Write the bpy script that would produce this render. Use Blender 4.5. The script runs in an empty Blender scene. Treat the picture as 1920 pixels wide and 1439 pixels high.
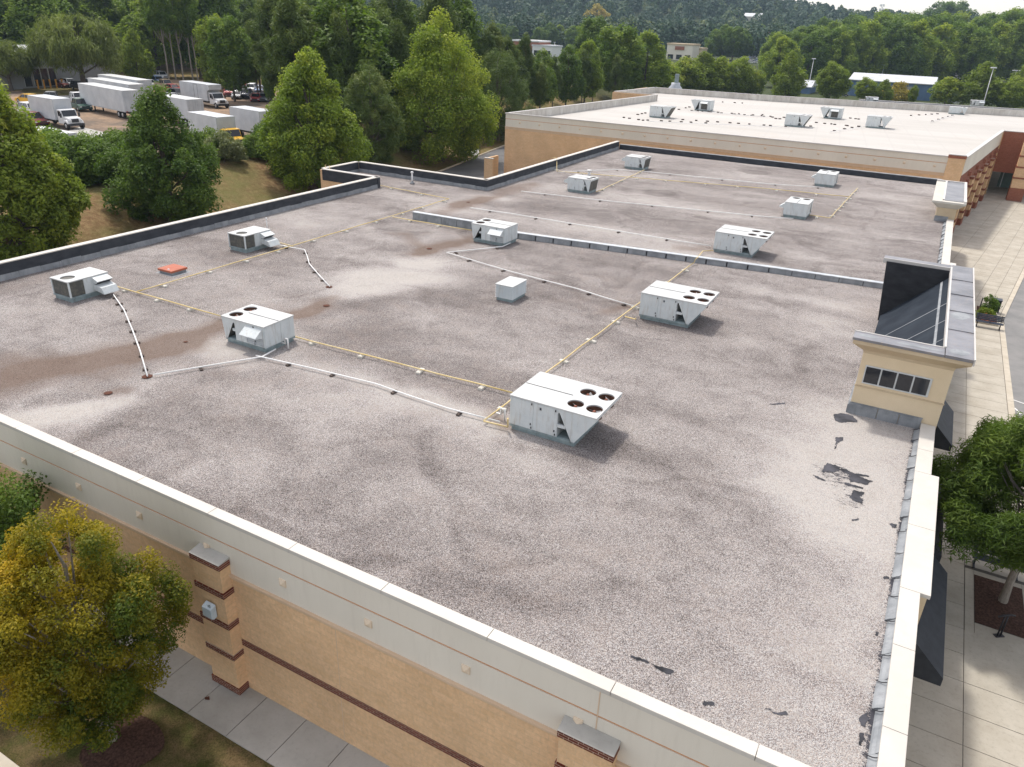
import bpy, bmesh, math, random
import numpy as np
from mathutils import Vector, Matrix

sc = bpy.context.scene
COL = sc.collection
rad = math.radians

# ------------------------------------------------------------------ camera, sky, sun, exposure
CAM = np.array([0.0, 0.0, 19.14])
F_PX = 1407.63                      # focal length in pixels of a 1920 px wide picture
PITCH, ROLL, YAW = 0.446301, -0.039783, -0.489567
_f = np.array([math.sin(YAW)*math.cos(PITCH), math.cos(YAW)*math.cos(PITCH), -math.sin(PITCH)])
_r = np.array([math.cos(YAW), -math.sin(YAW), 0.0])
_d = np.cross(_f, _r)
_c, _s = math.cos(ROLL), math.sin(ROLL)
CX, CY, CZ = _c*_r+_s*_d, -_s*_r+_c*_d, _f     # right, down, forward
cam_d = bpy.data.cameras.new('camera')
cam = bpy.data.objects.new('camera', cam_d)
COL.objects.link(cam)
cam.matrix_world = Matrix(((CX[0], -CY[0], -CZ[0], CAM[0]), (CX[1], -CY[1], -CZ[1], CAM[1]),
                           (CX[2], -CY[2], -CZ[2], CAM[2]), (0, 0, 0, 1)))
cam_d.sensor_fit = 'HORIZONTAL'
cam_d.sensor_width = 36.0
cam_d.lens = 36.0*F_PX/1920.0
cam_d.clip_start = 0.1
cam_d.clip_end = 6000
sc.camera = cam

SUN_DIR = Vector((-0.42, 0.30, 1.0)).normalized()      # towards the sun
elev = math.asin(SUN_DIR.z)
world = bpy.data.worlds.new('World')
sc.world = world
world.use_nodes = True
wn = world.node_tree
bg = wn.nodes['Background']
sky = wn.nodes.new('ShaderNodeTexSky')
sky.sky_type = 'NISHITA'
sky.sun_disc = False
sky.sun_elevation = elev
sky.sun_rotation = math.atan2(SUN_DIR.x, SUN_DIR.y)
sky.air_density = 1.0
sky.dust_density = 1.6
sky.ozone_density = 1.0
hs = wn.nodes.new('ShaderNodeHueSaturation')
hs.inputs['Saturation'].default_value = 0.42          # thin high cloud: a whiter sky
wn.links.new(sky.outputs[0], hs.inputs['Color'])
tn_ = wn.nodes.new('ShaderNodeMixRGB'); tn_.blend_type = 'MULTIPLY'; tn_.inputs[0].default_value = 1.0
tn_.inputs[2].default_value = (1.06, 0.99, 0.93, 1)
wn.links.new(hs.outputs[0], tn_.inputs[1])
wn.links.new(tn_.outputs[0], bg.inputs[0])
bg.inputs[1].default_value = 0.15
sun_d = bpy.data.lights.new('sun', 'SUN')
sun_d.energy = 1.5
sun_d.angle = rad(4.0)
sun_d.color = (1.0, 0.95, 0.87)
sun = bpy.data.objects.new('sun', sun_d)
COL.objects.link(sun)
sun.rotation_euler = SUN_DIR.to_track_quat('Z', 'Y').to_euler()
sun.location = (0, 0, 60)
sc.view_settings.view_transform = 'Standard'
sc.view_settings.look = 'None'
sc.view_settings.exposure = 0.98
sc.view_settings.gamma = 1.0
try:
    sc.cycles.max_bounces = 6
    sc.cycles.diffuse_bounces = 4
    sc.cycles.glossy_bounces = 2
    sc.cycles.transmission_bounces = 2
    sc.cycles.transparent_max_bounces = 4
except Exception:
    pass

# ------------------------------------------------------------------ measuring helpers (photo pixel -> point on a real surface)
def ray(px, py):
    return CX*((px-960)/F_PX)+CY*((py-719.5)/F_PX)+CZ
def on_z(px, py, z=6.14):
    d = ray(px, py)
    return CAM+d*((z-CAM[2])/d[2])
def on_y(px, py, y):
    d = ray(px, py)
    return CAM+d*((y-CAM[1])/d[1])
ROOF = 6.14

# ------------------------------------------------------------------ object helpers
def empty(name, loc=(0, 0, 0), rz=0.0, label=None, cat=None, group=None, scale=None):
    o = bpy.data.objects.new(name, None)
    o.empty_display_size = 0.3
    COL.objects.link(o)
    o.location = loc
    o.rotation_euler = (0, 0, rz)
    if scale: o.scale = scale
    tag(o, label, cat, group)
    return o
def tag(o, label=None, cat=None, group=None, kind=None):
    if label: o['label'] = label
    if cat: o['category'] = cat
    if group: o['group'] = group
    if kind: o['kind'] = kind
    return o
def kids(o):
    return list(o.children)
def copy_tree(o, parent=None):
    ch = [c for c in ALLCH.get(o.name, [])]
    c = o.copy(); COL.objects.link(c)
    if parent is not None:
        c.parent = parent
        ALLCH.setdefault(parent.name, []).append(c)
    for k in ch: copy_tree(k, c)
    return c
ALLCH = {}
class MB:
    """collects shapes; build() links them as one mesh object"""
    def __init__(s): s.v = []; s.f = []; s.m = []; s.sm = []
    def add(s, vs, fs, mi=0, smooth=False):
        n = len(s.v); s.v += [tuple(map(float, p)) for p in vs]
        for f in fs: s.f.append(tuple(i+n for i in f)); s.m.append(mi); s.sm.append(smooth)
        return s
    def box(s, x0, y0, z0, x1, y1, z1, mi=0):
        if x1 < x0: x0, x1 = x1, x0
        if y1 < y0: y0, y1 = y1, y0
        if z1 < z0: z0, z1 = z1, z0
        return s.add([(x0,y0,z0),(x1,y0,z0),(x1,y1,z0),(x0,y1,z0),(x0,y0,z1),(x1,y0,z1),(x1,y1,z1),(x0,y1,z1)],
              [(0,3,2,1),(4,5,6,7),(0,1,5,4),(1,2,6,5),(2,3,7,6),(3,0,4,7)], mi)
    def quad(s, a, b, c, d, mi=0): return s.add([a,b,c,d], [(0,1,2,3)], mi)
    def bar(s, a, b, w, h, mi=0):
        """box of section w x h from a to b (bottom centre line)"""
        a = Vector(a); b = Vector(b); d = (b-a); L = d.length; d.normalize()
        up = Vector((0,0,1)) if abs(d.z) < 0.95 else Vector((1,0,0))
        sd = d.cross(up).normalized()*(w/2); u = sd.cross(d).normalized()*h
        p = [a-sd, a+sd, a+sd+u, a-sd+u, b-sd, b+sd, b+sd+u, b-sd+u]
        return s.add(p, [(0,1,2,3),(7,6,5,4),(0,4,5,1),(1,5,6,2),(2,6,7,3),(3,7,4,0)], mi)
    def prism(s, poly, axis, a, b, mi=0):
        """poly of 2D points extruded along axis ('x','y','z') from a to b"""
        def P(p, t):
            return {'x': (t,p[0],p[1]), 'y': (p[0],t,p[1]), 'z': (p[0],p[1],t)}[axis]
        n = len(poly)
        vs = [P(p,a) for p in poly]+[P(p,b) for p in poly]
        fs = [tuple(range(n)), tuple(range(2*n-1,n-1,-1))]
        fs += [(i, n+i, n+(i+1)%n, (i+1)%n) for i in range(n)]
        return s.add(vs, fs, mi)
    def tube(s, pts, r, n=8, mi=0, cap=True, smooth=True):
        pts = [Vector(p) for p in pts]
        rs = r if isinstance(r, (list, tuple)) else [r]*len(pts)
        base = len(s.v); prev = None
        for i, p in enumerate(pts):
            d = (pts[min(i+1,len(pts)-1)]-pts[max(i-1,0)]).normalized()
            up = Vector((0,0,1)) if abs(d.z) < 0.9 else Vector((1,0,0))
            u = d.cross(up).normalized(); w = u.cross(d)
            if prev is not None and u.dot(prev) < 0 and abs(d.z) < 0.9: pass
            prev = u
            for k in range(n):
                a = 2*math.pi*k/n
                s.v.append(tuple(p+(u*math.cos(a)+w*math.sin(a))*rs[i]))
        for i in range(len(pts)-1):
            for k in range(n):
                a = base+i*n+k; b = base+i*n+(k+1)%n
                s.f.append((a, b, b+n, a+n)); s.m.append(mi); s.sm.append(smooth)
        if cap:
            s.f.append(tuple(base+k for k in range(n-1,-1,-1))); s.m.append(mi); s.sm.append(False)
            e = base+(len(pts)-1)*n
            s.f.append(tuple(e+k for k in range(n))); s.m.append(mi); s.sm.append(False)
        return s
    def lathe(s, prof, c=(0,0,0), n=20, mi=0, axis='z', smooth=True, top=True):
        """prof: list of (radius, height)"""
        base = len(s.v)
        for (r, h) in prof:
            for k in range(n):
                a = 2*math.pi*k/n; x, y = r*math.cos(a), r*math.sin(a)
                p = {'z': (x,y,h), 'x': (h,x,y), 'y': (x,h,y)}[axis]
                s.v.append((c[0]+p[0], c[1]+p[1], c[2]+p[2]))
        for i in range(len(prof)-1):
            for k in range(n):
                a = base+i*n+k; b = base+i*n+(k+1)%n
                s.f.append((a,b,b+n,a+n)); s.m.append(mi); s.sm.append(smooth)
        s.f.append(tuple(base+k for k in range(n-1,-1,-1))); s.m.append(mi); s.sm.append(False)
        e = base+(len(prof)-1)*n
        if top: s.f.append(tuple(e+k for k in range(n))); s.m.append(mi); s.sm.append(False)
        return s
    def mesh(s, name, mats):
        me = bpy.data.meshes.new(name)
        me.from_pydata(s.v, [], s.f)
        if not isinstance(mats, (list, tuple)): mats = [mats]
        for m in mats: me.materials.append(m)
        me.polygons.foreach_set('material_index', s.m)
        me.polygons.foreach_set('use_smooth', s.sm)
        bm = bmesh.new(); bm.from_mesh(me)
        bmesh.ops.recalc_face_normals(bm, faces=bm.faces)
        bm.to_mesh(me); bm.free()
        me.update()
        return me
    def build(s, name, mats, parent=None, bevel=0.0, loc=(0,0,0), rz=0.0):
        o = bpy.data.objects.new(name, s.mesh(name, mats))
        return link(o, parent, bevel, loc, rz)
def link(o, parent=None, bevel=0.0, loc=(0,0,0), rz=0.0):
    COL.objects.link(o)
    o.location = loc; o.rotation_euler = (0,0,rz)
    if parent is not None:
        o.parent = parent
        ALLCH.setdefault(parent.name, []).append(o)
    if bevel:
        b = o.modifiers.new('bevel', 'BEVEL'); b.width = bevel; b.segments = 2; b.limit_method = 'ANGLE'; b.angle_limit = rad(40)
    return o

# ------------------------------------------------------------------ materials
class NT:
    def __init__(s, name):
        s.mat = bpy.data.materials.new(name); s.mat.use_nodes = True
        s.t = s.mat.node_tree; s.n = s.t.nodes; s.l = s.t.links
        s.bsdf = s.n['Principled BSDF']; s.out = s.n['Material Output']
    def new(s, typ, **kw):
        n = s.n.new('ShaderNode'+typ)
        for k, v in kw.items(): setattr(n, k, v)
        return n
    def put(s, sock, val):
        if hasattr(val, 'is_output') or isinstance(val, bpy.types.NodeSocket): s.l.new(val, sock)
        else:
            if isinstance(val, (tuple, list)) and sock.type == 'RGBA' and len(val) == 3: val = (*val, 1)
            sock.default_value = val
    def coord(s, out='Object'): return s.new('TexCoord').outputs[out]
    def noise(s, vec, scale, detail=3, rough=0.55, dist=0.0):
        n = s.new('TexNoise'); s.put(n.inputs['Vector'], vec); n.inputs['Scale'].default_value = scale
        n.inputs['Detail'].default_value = detail; n.inputs['Roughness'].default_value = rough; n.inputs['Distortion'].default_value = dist
        return n.outputs[0]
    def ramp(s, fac, stops, interp='LINEAR'):
        n = s.new('ValToRGB'); s.put(n.inputs[0], fac); n.color_ramp.interpolation = interp
        e = n.color_ramp.elements
        while len(e) < len(stops): e.new(0.5)
        for i, (p, c) in enumerate(stops):
            e[i].position = p
            e[i].color = (c, c, c, 1) if isinstance(c, (int, float)) else (*c, 1)
        return n.outputs[0]
    def mix(s, fac, a, b, mode='MIX'):
        n = s.new('MixRGB', blend_type=mode); s.put(n.inputs[0], fac); s.put(n.inputs[1], a); s.put(n.inputs[2], b)
        return n.outputs[0]
    def math(s, op, a, b=0.0, clamp=False):
        n = s.new('Math', operation=op); n.use_clamp = clamp; s.put(n.inputs[0], a); s.put(n.inputs[1], b)
        return n.outputs[0]
    def mapping(s, vec, scale=(1,1,1), rot=(0,0,0)):
        n = s.new('Mapping'); s.put(n.inputs[0], vec); n.inputs['Scale'].default_value = scale; n.inputs['Rotation'].default_value = rot
        return n.outputs[0]
    def swz(s, vec, order):
        a = s.new('SeparateXYZ'); s.put(a.inputs[0], vec); c = s.new('CombineXYZ')
        for i, k in enumerate(order):
            if k in 'xyz': s.l.new(a.outputs['xyz'.index(k)], c.inputs[i])
        return c.outputs[0]
    def bump(s, h, strength=0.3, dist=0.02):
        n = s.new('Bump'); s.put(n.inputs['Height'], h); n.inputs['Strength'].default_value = strength; n.inputs['Distance'].default_value = dist
        s.l.new(n.outputs[0], s.bsdf.inputs['Normal'])
    def done(s, col=None, rough=None, metal=None, spec=None):
        if col is not None: s.put(s.bsdf.inputs['Base Color'], col)
        if rough is not None: s.put(s.bsdf.inputs['Roughness'], rough)
        if metal is not None: s.put(s.bsdf.inputs['Metallic'], metal)
        if spec is not None: s.put(s.bsdf.inputs['Specular IOR Level'], spec)
        return s.mat

def two_tone(name, c1, c2, scale=3.0, rough=0.7, metal=0.0, bump=0.0, bscale=40.0, spec=0.3, lo=0.35, hi=0.65, stretch=(1,1,1), grime=None):
    t = NT(name); co = t.mapping(t.coord(), stretch)
    f = t.ramp(t.noise(co, scale, 5, 0.6), [(lo, 0.0), (hi, 1.0)])
    c = t.mix(f, c1, c2)
    if grime:
        g = t.ramp(t.noise(t.mapping(t.coord(), (6,6,0.8)), 1.3, 6, 0.65), [(0.52, 0.0), (0.72, 1.0)])
        c = t.mix(t.math('MULTIPLY', g, grime[1]), c, grime[0])
    if bump: t.bump(t.noise(co, bscale, 4), bump)
    return t.done(c, rough, metal, spec)

def brick_mat(name, c1, c2, mortar, bw, bh, ms, axis='x', rough=0.85, bump=0.4, vary=0.25):
    """brickwork on a wall; axis = the wall's own horizontal direction"""
    t = NT(name); co = t.swz(t.coord(), axis+'z0')
    b = t.new('TexBrick'); t.put(b.inputs['Vector'], co)
    b.inputs['Scale'].default_value = 1.0; b.inputs['Brick Width'].default_value = bw; b.inputs['Row Height'].default_value = bh
    b.inputs['Mortar Size'].default_value = ms; b.inputs['Mortar Smooth'].default_value = 0.2; b.inputs['Bias'].default_value = 0.0
    b.inputs['Color1'].default_value = (*c1,1); b.inputs['Color2'].default_value = (*c2,1); b.inputs['Mortar'].default_value = (*mortar,1)
    n = t.ramp(t.noise(t.coord(), 9.0, 6, 0.7), [(0.3, 1-vary), (0.7, 1+vary*0.4)])
    n2 = t.ramp(t.noise(t.coord(), 0.45, 4, 0.6), [(0.3, 0.86), (0.7, 1.05)])
    c = t.mix(1.0, t.mix(1.0, b.outputs[0], n, 'MULTIPLY'), n2, 'MULTIPLY')
    h = t.mix(0.5, t.math('SUBTRACT', 1.0, b.outputs['Fac']), t.noise(t.coord(), 26.0, 5, 0.7))
    t.bump(h, bump, 0.02)
    return t.done(c, rough, spec=0.2)

M = {}
M['white_metal'] = two_tone('white_metal', (0.54,0.585,0.60), (0.61,0.645,0.65), 2.5, 0.5, 0.0, spec=0.35, bump=0.04, bscale=3, grime=((0.36,0.31,0.25), 0.5))
M['top_metal'] = two_tone('top_metal', (0.47,0.485,0.485), (0.54,0.55,0.54), 1.6, 0.5, 0.0, spec=0.4, grime=((0.45,0.44,0.41), 0.4))
M['curb_metal'] = two_tone('curb_metal', (0.20,0.26,0.27), (0.29,0.35,0.36), 4, 0.6, spec=0.3, grime=((0.12,0.11,0.10), 0.6))
M['dark_metal'] = two_tone('dark_metal', (0.03,0.03,0.035), (0.055,0.055,0.06), 5, 0.6)
M['fan_well'] = two_tone('fan_well', (0.07,0.035,0.022), (0.13,0.06,0.035), 5, 0.75)
M['fan_hub'] = two_tone('fan_hub', (0.22,0.07,0.04), (0.30,0.12,0.08), 8, 0.6)
M['fan_blade'] = two_tone('fan_blade', (0.42,0.42,0.42), (0.55,0.55,0.54), 6, 0.5, grime=((0.25,0.12,0.08), 0.5))
M['galv'] = two_tone('galvanised', (0.40,0.43,0.46), (0.54,0.57,0.60), 3, 0.5, 0.3, spec=0.5)
def coil_mat():
    t = NT('coil_fins'); co = t.coord()
    w = t.new('TexWave'); t.put(w.inputs['Vector'], co); w.bands_direction = 'Z'; w.inputs['Scale'].default_value = 9.0
    n = t.noise(co, 5, 4)
    c = t.mix(t.ramp(w.outputs[0], [(0.3,0.0),(0.7,1.0)]), (0.045,0.045,0.043), (0.11,0.11,0.10))
    c = t.mix(t.ramp(n, [(0.45,0.0),(0.7,0.7)]), c, (0.16,0.15,0.12))
    return t.done(c, 0.7)
M['coil'] = coil_mat()
M['gas_yellow'] = two_tone('gas_yellow_paint', (0.62,0.46,0.17), (0.70,0.58,0.33), 1.2, 0.5, spec=0.3, grime=((0.45,0.36,0.20), 0.5))
M['pvc'] = two_tone('white_pvc', (0.70,0.70,0.69), (0.80,0.80,0.79), 2, 0.45)
M['block_white'] = two_tone('white_block', (0.52,0.50,0.45), (0.66,0.64,0.58), 6, 0.8)
M['block_dark'] = two_tone('dark_block', (0.05,0.04,0.038), (0.13,0.10,0.085), 6, 0.85)
M['rust'] = two_tone('rust_iron', (0.06,0.026,0.018), (0.15,0.058,0.036), 9, 0.9, bump=0.3)
M['hatch_red'] = two_tone('hatch_red', (0.36,0.095,0.05), (0.44,0.14,0.08), 3, 0.6, grime=((0.25,0.12,0.09), 0.4))
M['coping'] = two_tone('coping_offwhite', (0.52,0.492,0.445), (0.585,0.558,0.51), 0.7, 0.55, spec=0.3, grime=((0.48,0.45,0.41), 0.35))
M['fascia'] = two_tone('fascia_stucco', (0.66,0.615,0.53), (0.72,0.675,0.585), 0.35, 0.9, bump=0.12, bscale=60, stretch=(1,1,0.25), spec=0.15, grime=((0.54,0.49,0.41),0.2))
M['boss'] = two_tone('boss_stucco', (0.66,0.54,0.40), (0.72,0.60,0.46), 4, 0.9, spec=0.15)
M['trim'] = two_tone('trim_stucco', (0.60,0.44,0.30), (0.65,0.49,0.345), 2, 0.9, spec=0.15)
M['reveal'] = two_tone('reveal_stucco', (0.55,0.28,0.14), (0.60,0.32,0.17), 2, 0.9, spec=0.15)
M['beige'] = two_tone('tower_stucco', (0.64,0.525,0.36), (0.70,0.58,0.41), 0.8, 0.9, bump=0.1, bscale=70, spec=0.15)
M['cornice'] = two_tone('cornice_stucco', (0.50,0.40,0.275), (0.56,0.46,0.32), 1.2, 0.9, spec=0.15)
M['cornice_grey'] = two_tone('cornice_grey', (0.50,0.48,0.43), (0.56,0.54,0.49), 1.2, 0.9, spec=0.15)
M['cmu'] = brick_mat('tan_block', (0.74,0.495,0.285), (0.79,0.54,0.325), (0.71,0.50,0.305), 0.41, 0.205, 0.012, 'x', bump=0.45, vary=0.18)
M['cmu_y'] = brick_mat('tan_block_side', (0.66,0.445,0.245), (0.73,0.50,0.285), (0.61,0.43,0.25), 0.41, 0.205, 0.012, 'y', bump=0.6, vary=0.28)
M['brick'] = brick_mat('red_brick', (0.135,0.030,0.018), (0.19,0.045,0.026), (0.42,0.32,0.25), 0.24, 0.078, 0.010, 'x')
M['brick_y'] = brick_mat('red_brick_side', (0.20,0.055,0.03), (0.27,0.08,0.045), (0.40,0.25,0.18), 0.24, 0.078, 0.008, 'y')
M['brick_x2'] = brick_mat('red_brick_wall', (0.27,0.085,0.05), (0.34,0.115,0.07), (0.40,0.25,0.18), 0.24, 0.078, 0.008, 'x')
M['membrane'] = two_tone('black_membrane', (0.018,0.020,0.024), (0.036,0.038,0.044), 1.4, 0.75, stretch=(1,1,2), spec=0.3)
M['parapet_black'] = two_tone('parapet_black', (0.030,0.034,0.042), (0.052,0.057,0.068), 1.4, 0.75, stretch=(1,1,2), spec=0.3)
M['membrane_grey'] = two_tone('grey_membrane', (0.018,0.024,0.034), (0.030,0.038,0.050), 0.9, 0.85, spec=0.12)
M['flash'] = two_tone('flashing_grey', (0.19,0.205,0.22), (0.30,0.315,0.33), 1.6, 0.65, 0.0, spec=0.35, grime=((0.14,0.14,0.15), 0.5))
M['cap_metal'] = two_tone('cap_metal', (0.13,0.135,0.15), (0.24,0.24,0.26), 0.8, 0.4, 0.2, spec=0.5, grime=((0.30,0.24,0.19), 0.5))
M['cap_edge'] = two_tone('cap_edge', (0.50,0.48,0.46), (0.58,0.56,0.53), 1, 0.5)
M['concrete'] = two_tone('concrete_walk', (0.38,0.345,0.285), (0.475,0.44,0.375), 0.7, 0.85, bump=0.08, bscale=90, spec=0.2, stretch=(1,1,1), grime=((0.27,0.245,0.21), 0.45))
M['concrete_grey'] = two_tone('concrete_walk_grey', (0.36,0.35,0.32), (0.44,0.43,0.40), 0.7, 0.85, bump=0.08, bscale=90, spec=0.2, grime=((0.27,0.26,0.24), 0.35))
M['kerb'] = two_tone('kerb_concrete', (0.46,0.41,0.33), (0.54,0.49,0.41), 1.2, 0.85, spec=0.2)
M['joint'] = two_tone('joint_dark', (0.10,0.09,0.08), (0.14,0.13,0.11), 5, 0.9)
M['asphalt'] = two_tone('asphalt', (0.19,0.19,0.19), (0.25,0.245,0.24), 0.6, 0.85, bump=0.15, bscale=120, spec=0.2)
M['asphalt_dark'] = two_tone('asphalt_dark', (0.11,0.11,0.115), (0.17,0.17,0.17), 0.25, 0.85, bump=0.15, bscale=60, spec=0.2)
M['paint_white'] = two_tone('road_paint', (0.60,0.60,0.58), (0.78,0.78,0.76), 8, 0.7)
M['mulch'] = two_tone('mulch', (0.040,0.023,0.018), (0.115,0.066,0.050), 14, 0.95, bump=0.8, bscale=60, spec=0.1)
M['awning'] = two_tone('awning_fabric', (0.022,0.026,0.034), (0.036,0.042,0.052), 3, 0.6, spec=0.3)
M['black_iron'] = two_tone('black_iron', (0.018,0.018,0.022), (0.03,0.03,0.036), 5, 0.45)
M['navy_iron'] = two_tone('navy_iron', (0.035,0.045,0.065), (0.055,0.065,0.09), 5, 0.45)
def glass_mat(name, c=(0.012,0.014,0.018), rough=0.08):
    t = NT(name)
    return t.done(t.mix(t.noise(t.coord(), 1.2, 3), c, tuple(k*1.7 for k in c)), rough, 0.0, 0.6)
M['glass'] = glass_mat('window_glass')
M['store_glass'] = glass_mat('storefront_glass', (0.10,0.14,0.13))
M['alu'] = two_tone('window_aluminium', (0.52,0.55,0.56), (0.60,0.62,0.63), 4, 0.4, 0.2)
M['lamp_lens'] = two_tone('wall_lamp_lens', (0.45,0.55,0.62), (0.55,0.63,0.68), 5, 0.3)
# ------------------------------------------------------------------ value noise for shapes
_rng = np.random.RandomState(7)
_tab = _rng.rand(256, 256)
def vnoise(x, y):
    xi = np.floor(x).astype(int); yi = np.floor(y).astype(int); fx = x-xi; fy = y-yi
    fx = fx*fx*(3-2*fx); fy = fy*fy*(3-2*fy)
    g = lambda a, b: _tab[a & 255, b & 255]
    return (g(xi,yi)*(1-fx)+g(xi+1,yi)*fx)*(1-fy)+(g(xi,yi+1)*(1-fx)+g(xi+1,yi+1)*fx)*fy
def fbm(x, y, o=4):
    s = 0; a = 0.5; t = 0
    for i in range(o): s = s+a*vnoise(x*2**i+17*i, y*2**i+31*i); t += a; a *= 0.5
    return s/t
def smooth(t):
    t = np.clip(t, 0, 1); return t*t*(3-2*t)

# ------------------------------------------------------------------ terrain
def foot_x(y):
    return np.interp(y, [-200, 40, 60, 90, 118, 140, 200], [-52, -54, -57, -62.2, -67.5, -71, -80])
def terrain(x, y):
    x = np.asarray(x, float); y = np.asarray(y, float)
    z = 4.0*smooth((foot_x(y)-x)/15.0)
    r = np.hypot(x, y)
    z = z+smooth((r-680)/560.0)*(0.75+0.5*fbm(x/300.0+5, y/300.0+9, 2))*np.interp(np.arctan2(x, np.maximum(y, 1.0)), [-1.1,-0.30,-0.12,0.3], [64,60,36,34])
    z = z+4.0*smooth((-185-x)/50.0)*smooth((420-r)/150.0)
    return z
def on_ground(px, py):
    d = ray(px, py); lo = None
    for t in np.linspace(5, 1500, 3000):
        p = CAM+d*t/np.linalg.norm(d)
        if p[2] <= float(terrain(p[0], p[1])): return (p[0], p[1], float(terrain(p[0], p[1])))
    p = on_z(px, py, 0); return (p[0], p[1], 0.0)

def grid_mesh(name, xs, ys, zf, mat, attrs=None, mask=None):
    X, Y = np.meshgrid(xs, ys)
    Z = zf(X, Y)
    nx, ny = len(xs), len(ys)
    co = np.stack([X, Y, Z], -1).reshape(-1, 3)
    i = np.arange((nx-1)*(ny-1)); r, c = i//(nx-1), i % (nx-1)
    a = r*nx+c
    q = np.stack([a, a+1, a+1+nx, a+nx], 1)
    if mask is not None:
        mx = (X[:-1,:-1]+X[1:,1:]).ravel()/2; my = (Y[:-1,:-1]+Y[1:,1:]).ravel()/2
        q = q[mask(mx, my)]
    return fast_mesh(name, co, q, mat, attrs=attrs, smooth=True)
def fast_mesh(name, co, quads, mat, attrs=None, smooth=False, fattrs=None):
    me = bpy.data.meshes.new(name)
    nf = len(quads); k = quads.shape[1]
    me.vertices.add(len(co)); me.vertices.foreach_set('co', np.ascontiguousarray(co, dtype=np.float32).ravel())
    me.loops.add(nf*k); me.loops.foreach_set('vertex_index', np.ascontiguousarray(quads, dtype=np.int32).ravel())
    me.polygons.add(nf); me.polygons.foreach_set('loop_start', np.arange(0, nf*k, k, dtype=np.int32))
    me.polygons.foreach_set('loop_total', np.full(nf, k, dtype=np.int32))
    if smooth: me.polygons.foreach_set('use_smooth', np.ones(nf, dtype=bool))
    for n, v in (attrs or {}).items():
        a = me.attributes.new(n, 'FLOAT', 'POINT'); a.data.foreach_set('value', np.ascontiguousarray(v, dtype=np.float32).ravel())
    for n, v in (fattrs or {}).items():
        a = me.attributes.new(n, 'FLOAT', 'FACE'); a.data.foreach_set('value', np.ascontiguousarray(v, dtype=np.float32).ravel())
    for m in (mat if isinstance(mat, (list, tuple)) else [mat]): me.materials.append(m)
    me.update(calc_edges=True); me.validate()
    return bpy.data.objects.new(name, me)

def ground_mat():
    t = NT('dry_grass_ground'); co = t.coord()
    n1 = t.ramp(t.noise(co, 0.22, 6, 0.65), [(0.35,0.0),(0.62,1.0)])
    n2 = t.ramp(t.noise(co, 2.2, 5, 0.7), [(0.4,0.0),(0.62,1.0)])
    n3 = t.noise(co, 14.0, 4, 0.7)
    c = t.mix(n2, (0.21,0.125,0.065), (0.33,0.23,0.12))
    c = t.mix(t.math('MULTIPLY', n1, 0.75), c, (0.155,0.165,0.055))
    c = t.mix(1.0, c, t.ramp(n3, [(0.3,0.6),(0.7,1.25)]), 'MULTIPLY')
    sx = t.new('SeparateXYZ'); t.put(sx.inputs[0], co)
    far = t.ramp(t.math('DIVIDE', t.math('ADD', sx.outputs[1], t.math('MULTIPLY', t.noise(co, 0.03, 3), 120.0)), 600.0), [(0.40,0.0),(0.50,1.0)])
    c = t.mix(t.math('MULTIPLY', far, 0.9), c, t.mix(n2, (0.030,0.050,0.020), (0.05,0.075,0.028)))
    t.bump(n3, 0.9, 0.12)
    return t.done(c, 0.95, spec=0.1)
M['ground'] = ground_mat()
def lawn_mat():
    t = NT('lawn'); co = t.coord()
    n1 = t.ramp(t.noise(co, 0.9, 6, 0.65), [(0.38,0.0),(0.62,1.0)])
    n3 = t.noise(co, 22.0, 4, 0.75)
    c = t.mix(n1, (0.085,0.095,0.026), (0.21,0.15,0.075))
    c = t.mix(1.0, c, t.ramp(n3, [(0.3,0.45),(0.7,1.35)]), 'MULTIPLY')
    v = t.new('TexVoronoi'); t.put(v.inputs['Vector'], co); v.inputs['Scale'].default_value = 3.2
    c = t.mix(t.ramp(v.outputs['Distance'], [(0.05,1.0),(0.09,0.0)]), c, (0.30,0.17,0.06))
    t.bump(n3, 1.0, 0.08)
    return t.done(c, 0.95, spec=0.1)
M['lawn'] = lawn_mat()
def lot_mat():
    t = NT('gravel_lot'); co = t.coord()
    n1 = t.ramp(t.noise(co, 0.13, 6, 0.6, 0.8), [(0.36,0.0),(0.62,1.0)])
    n2 = t.noise(co, 1.7, 5, 0.7)
    c = t.mix(n1, (0.155,0.125,0.10), (0.33,0.23,0.155))
    c = t.mix(1.0, c, t.ramp(n2, [(0.3,0.75),(0.7,1.15)]), 'MULTIPLY')
    return t.done(c, 0.95, spec=0.1)
M['lot'] = lot_mat()

xs = np.concatenate([np.linspace(-2600,-420,40)[:-1], np.linspace(-420,-130,30)[:-1], np.arange(-130,-40,1.5), np.linspace(-40,40,21), np.linspace(60,420,16), np.linspace(470,2600,36)])
ys = np.concatenate([np.linspace(-400,-30,10)[:-1], np.arange(-30,170,2.5), np.linspace(170,600,40), np.linspace(640,3200,60)])
g = grid_mesh('ground', xs, ys, lambda X, Y: terrain(X, Y)-0.10-0.0*X, M['ground'])
COL.objects.link(g); g['kind'] = 'structure'

def sheet(name, poly, z, mat, follow=False, kind='structure'):
    m = MB(); m.add([(p[0], p[1], z) for p in poly], [tuple(range(len(poly)))])
    o = m.build(name, mat)
    o['kind'] = kind
    return o
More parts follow.
